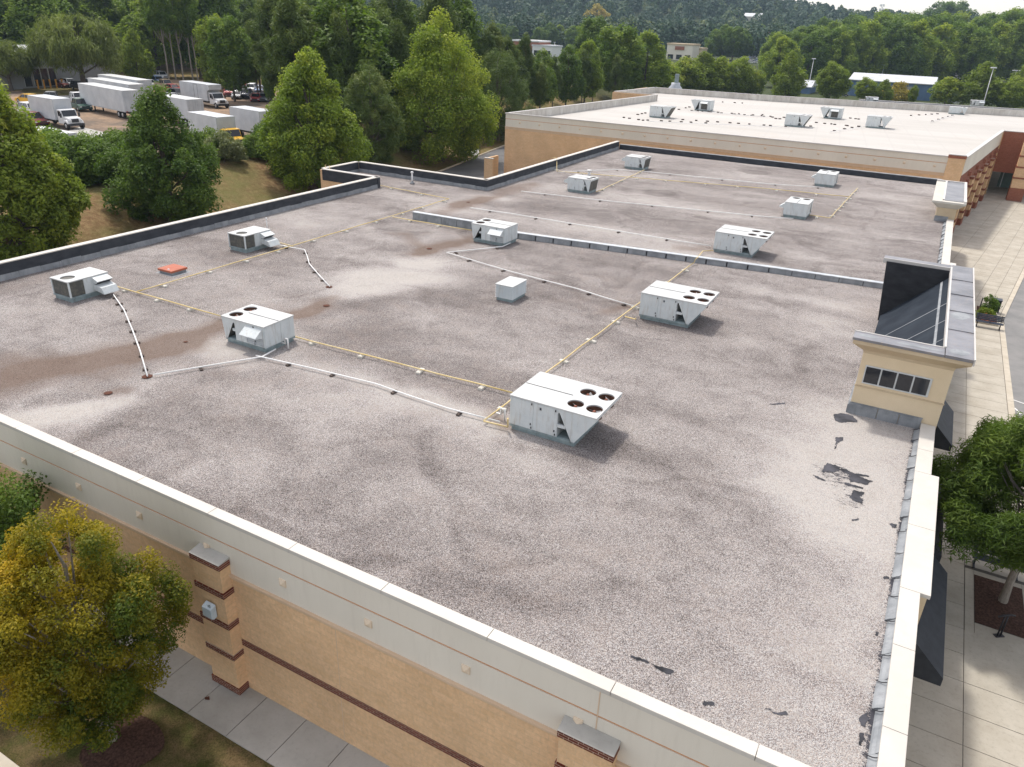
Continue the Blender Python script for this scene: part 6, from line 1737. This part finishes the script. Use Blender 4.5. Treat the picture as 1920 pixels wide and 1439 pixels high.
# lamp posts
def lamp_post(label, h, r, heads, col, group):
    root = empty('lamp_post', (0,0,0), 0, label, 'lamp post', group)
    m = MB(); m.tube([(0,0,0),(0,0,.6)], .3, 10); m.build('base', M['concrete'], root)
    m = MB(); m.tube([(0,0,.5),(0,0,h)], [r,r*.7], 10); m.build('pole', col, root)
    for dx in heads:
        m = MB(); m.prism([(-.55,-.08),(.55,-.08),(.62,.04),(.50,.22),(-.50,.22),(-.62,.04)], 'x', dx-.62, dx+.62); hd = m.build('lamp_head', M['top_metal'], root, .03, loc=(0,0,h))
        if abs(dx) > .1: mm = MB(); mm.bar((0,0,h-.02),(dx,0,h-.02),.08,.08); mm.build('arm', col, root)
    return root
GL = 'lamp posts beyond the white roof'
def lamp_at(top, foot_dist_z, hgt, lab, heads=(0,), col=None, r=.13):
    """top pixel and pole height fix the place"""
    p = on_z(top[0], top[1], foot_dist_z+hgt); o = lamp_post(lab, hgt, r, heads, col or M['paint_white'], GL); o.location = (p[0],p[1],foot_dist_z); o.rotation_euler = (0,0,rad(20)); return o
lamp_at((1526,111),0,11.5,'white lamp post left of the round yellow green tree')
lamp_at((1863,128),0,13.0,'white lamp post leaning at the right edge',)
lamp_at((1504,101),0,10.0,'dark lamp post with two white heads',(-.9,.9),M['curb_metal'],.1)
lamp_at((1658,122),0,9.0,'thin pale lamp post before the blue warehouse',(0,),M['alu'],.09)
lamp_at((1906,133),0,9.5,'pale lamp post with two heads at the picture edge',(-.8,.8),M['alu'],.09)
GL2 = 'small lamp posts at the far shops'
for (px, py, h, lab) in ((1006,66,10,0),(1013,60,12,0),(1019,74,9,0),(1121,74,9,0),(1040,80,8,0),(1317,62,12,0),(1288,73,10,0),(1398,78,9,0),(1410,80,9,0),(1420,82,9,0),(1263,92,7,0),(1392,70,12,0)):
    o = lamp_at((px,py),1.2,h,'thin pole of the lamp posts around the far shops',(0,),M['paint_white'],.34); o['group'] = GL2
# mast with antennas on the skyline
p = CAM+ray(1655,8)*1500/np.linalg.norm(ray(1655,8)); zt = float(terrain(p[0],p[1]))
ms = empty('radio_mast', (p[0],p[1],zt), 0, 'thin lattice radio mast on the right hand skyline', 'mast')
m = MB(); H_ = p[2]-zt
for k in range(3):
    a = k*2.094; m.tube([(2.0*math.cos(a),2.0*math.sin(a),0),(1.2*math.cos(a),1.2*math.sin(a),H_)], .28, 5)
for z in np.arange(3, H_, 4.0):
    for k in range(3):
        a, b_ = k*2.094, (k+1)*2.094; m.tube([(1.5*math.cos(a),1.5*math.sin(a),z),(1.5*math.cos(b_),1.5*math.sin(b_),z+3)], .15, 4)
m.build('lattice', M['galv'], ms)
m = MB()
for z in (H_-2, H_-8):
    for k in range(6): a = k*1.047; m.box(3.2*math.cos(a)-.5,3.2*math.sin(a)-.5,z-1.6,3.2*math.cos(a)+.5,3.2*math.sin(a)+.5,z+1.6)
m.build('antenna_panel', M['paint_white'], ms)
# blue warehouse behind
wa = on_z(1594,190,0); wb_ = on_z(1752,192,0)
bw_ = empty('blue_warehouse', (wa[0],wa[1]+30,0), 0, 'blue metal warehouse with a pale low pitched roof before the right hand wood', 'warehouse')
q0 = on_y(1594,152,wa[1]+30); q1 = on_y(1750,160,wa[1]+30)
Wd = q1[0]-q0[0]; eh = q1[2]; bw_.location = (q0[0],wa[1]+30,0)
m = MB(); m.box(0,0,-.3,Wd,24,eh); m.build('wall', M['corr_blue'], bw_)
m = MB(); m.prism([(-.6,eh),(24.6,eh),(24.6,eh+.25),(12,eh+2.2),(-.6,eh+.25)], 'x', -.6, Wd+.6); m.build('roof', M['pale_roof'], bw_)
m = MB(); m.box(Wd*.45,-.1,0,Wd*.45+.35,0,eh-.2); m.build('downpipe', M['navy_iron'], bw_)
m = MB(); m.box(Wd*.62,-.08,0,Wd*.62+4,.02,4.2); m.build('roller_door', M['corr_grey'], bw_)
q0 = on_y(1491,163,wa[1]+22); q1 = on_y(1519,166,wa[1]+22)
b2 = empty('blue_shed', (q0[0],wa[1]+22,0), 0, 'small blue shed with pale roof left of the lamp post', 'shed')
Wd = q1[0]-q0[0]; eh = q0[2]
m = MB(); m.box(0,0,-.3,Wd,14,eh); m.build('wall', M['corr_blue'], b2)
m = MB(); m.prism([(-.5,eh),(14.5,eh),(14.5,eh+.25),(7,eh+2.2),(-.5,eh+.25)], 'x', -.5, Wd+.5); m.build('roof', M['pale_roof'], b2)
# long dark flat roof just beyond the far white parapet with its own units
lr = empty('low_flat_building', (8,184,0), rad(10), 'low building whose dark flat roof edge shows beyond the white parapet', 'building')
m = MB(); m.box(-24,0,-.3,46,14,6.0); m.build('wall', M['beige'], lr)
m = MB(); m.box(-24.3,-.3,6.0,46.3,14.3,6.7); m.build('parapet', M['membrane'], lr); m = MB(); m.box(-24.4,-.4,6.7,46.4,.2,6.85); m.box(-24.4,13.9,6.7,46.4,14.4,6.85); m.build('coping', M['cap_edge'], lr)
for (px,py,lab) in ((1622,193,'small pale unit on the dark roof beyond the parapet, left one'),(1820,199,'small pale unit on the dark roof beyond the parapet, right one')):
    p = on_z(px,py,6.7); o = copy_tree(K); unit_at(o, p[0],p[1],6.7,rad(10),lab,'units beyond the white parapet')
p = on_z(1672,196,0)
orb = plant(proto('bush', L['autumn'], 95, 'bush', 2.2, 0, 2.6, .05, 50, 4000, .3, .7, 4), (p[0],p[1]+20,0), 2.0, 0, 'orange brown bush at the foot of the blue warehouse', 'bush')

# ------------------------------------------------------------------ front walk furniture
def bench(loc, rz, label):
    root = empty('park_bench', loc, rz, label, 'bench', 'dark slatted benches')
    m = MB()
    for k in range(5): m.box(-.9,-.22+k*.1,.42,.9,-.14+k*.1,.45)
    m.build('seat', M['navy_iron'], root)
    m = MB()
    for k in range(4): m.prism([(.27+k*.03,.50+k*.11),(.30+k*.03,.50+k*.11),(.325+k*.03,.59+k*.11),(.295+k*.03,.59+k*.11)], 'x', -.9, .9)
    m.build('backrest', M['navy_iron'], root)
    for x in (-.75,.75):
        m = MB(); m.box(x-.03,-.02,0,x+.03,.06,.42); m.box(x-.04,-.25,0,x+.04,.28,.03); m.bar((x,.2,.40),(x,.42,.95),.04,.04); m.build('leg', M['black_iron'], root)
    for x in (-.88,0,.88):
        m = MB(); m.tube([(x,-.2,.45),(x,-.2,.64),(x,.28,.66)], .018, 6); m.build('armrest', M['black_iron'], root)
    return root
bench((5.95,30.75,0), 0, 'dark bench behind the mulch bed tree on the front walk')
b1 = bench((6.25,63.2,0), rad(2), 'dark bench beside the flower planter on the front walk')
p = on_z(1871,1190,0)
hp = empty('bike_hoop', (5.98,26.62,0), rad(35), 'black double post hoop at the corner of the mulch bed', 'post')
m = MB(); m.tube([(-.06,0,0),(-.06,0,.92)], .03, 8); m.tube([(.06,0,0),(.06,0,.92)], .03, 8); m.build('post', M['black_iron'], hp)
m = MB(); m.box(-.17,-.09,0,.17,.09,.02); m.build('foot_plate', M['black_iron'], hp)
m = MB(); m.tube([(-.32,0,.90),(-.15,0,.95),(.15,0,.95),(.32,0,.90)], .035, 8); m.build('top_bar', M['black_iron'], hp)
pl = on_z(1856,597,0)
fp = empty('flower_planter', (6.2,66.2,0), 0, 'mulched planter with a green shrub and red flowers by the street kerb', 'planter')
m = MB(); m.box(-.75,-2.2,-.02,.75,2.0,.12); m.build('planter_edge', M['kerb'], fp, .02)
m = MB(); m.box(-.66,-2.1,.121,.66,1.9,.16); m.build('soil', M['mulch'], fp)
for (nm, mat, R, z1, n, x, y, lf) in (('shrub', L['deep'], .55, 1.7, 2600, .05, .2, .14), ('shrub', L['bright'], .6, .75, 2200, -.1, -.9, .12), ('flowers', L['flower'], .55, .45, 900, 0, -1.5, .10)):
    me, cc = crown(nm, mat, int(R*100+n), 'bush', R, .1, z1, 40, n, lf, .25)
    o = bpy.data.objects.new(nm, me); link(o, fp, 0, (x,y,0))
rk = empty('bike_rack', (5.75,67.6,0), 0, 'small black rail rack behind the flower planter', 'rack')
m = MB()
for k in range(3): m.tube([(k*.3,0,0),(k*.3,0,.9),(k*.3,.5,.9),(k*.3,.5,0)], .025, 6)
m.build('hoops', M['black_iron'], rk); m = MB(); m.bar((-.1,0,.03),(.75,0,.03),.05,.03); m.build('ground_bar', M['black_iron'], rk)
tb = empty('litter_bin', (6.75,67.7,0), 0, 'dark square litter bin behind the flower planter', 'bin')
m = MB(); m.box(-.3,-.3,0,.3,.3,1.0); m.build('body', M['black_iron'], tb, .03); m = MB(); m.box(-.33,-.33,1.0,.33,.33,1.08); m.build('lid', M['navy_iron'], tb, .02)
# fallen leaf on the side walk
m = MB(); m.add([(-.1,0,0),(0,-.07,.03),(.12,0,.01),(.02,.08,.04)], [(0,1,2,3)]); o = m.build('fallen_leaf', M['rust']); q = on_z(388,1310,0.012); o.location = (q[0],q[1],.006); tag(o, 'single brown fallen leaf on the grey side walk', 'leaf')

# ------------------------------------------------------------------ air
hz = MB(); hz.box(-2590, -380, -1.6, 2590, 3190, 150)
hzm = bpy.data.materials.new('air_haze'); hzm.use_nodes = True
ht_ = hzm.node_tree; ht_.nodes.clear()
ho_ = ht_.nodes.new('ShaderNodeOutputMaterial'); hv_ = ht_.nodes.new('ShaderNodeVolumePrincipled')
hv_.inputs['Color'].default_value = (0.58, 0.76, 0.95, 1); hv_.inputs['Density'].default_value = 0.00013; hv_.inputs['Anisotropy'].default_value = 0.2
ht_.links.new(hv_.outputs[0], ho_.inputs['Volume'])
hz_o = hz.build('haze', hzm); hz_o['kind'] = 'stuff'; tag(hz_o, 'thin blue air between the camera and the far hills', 'haze')
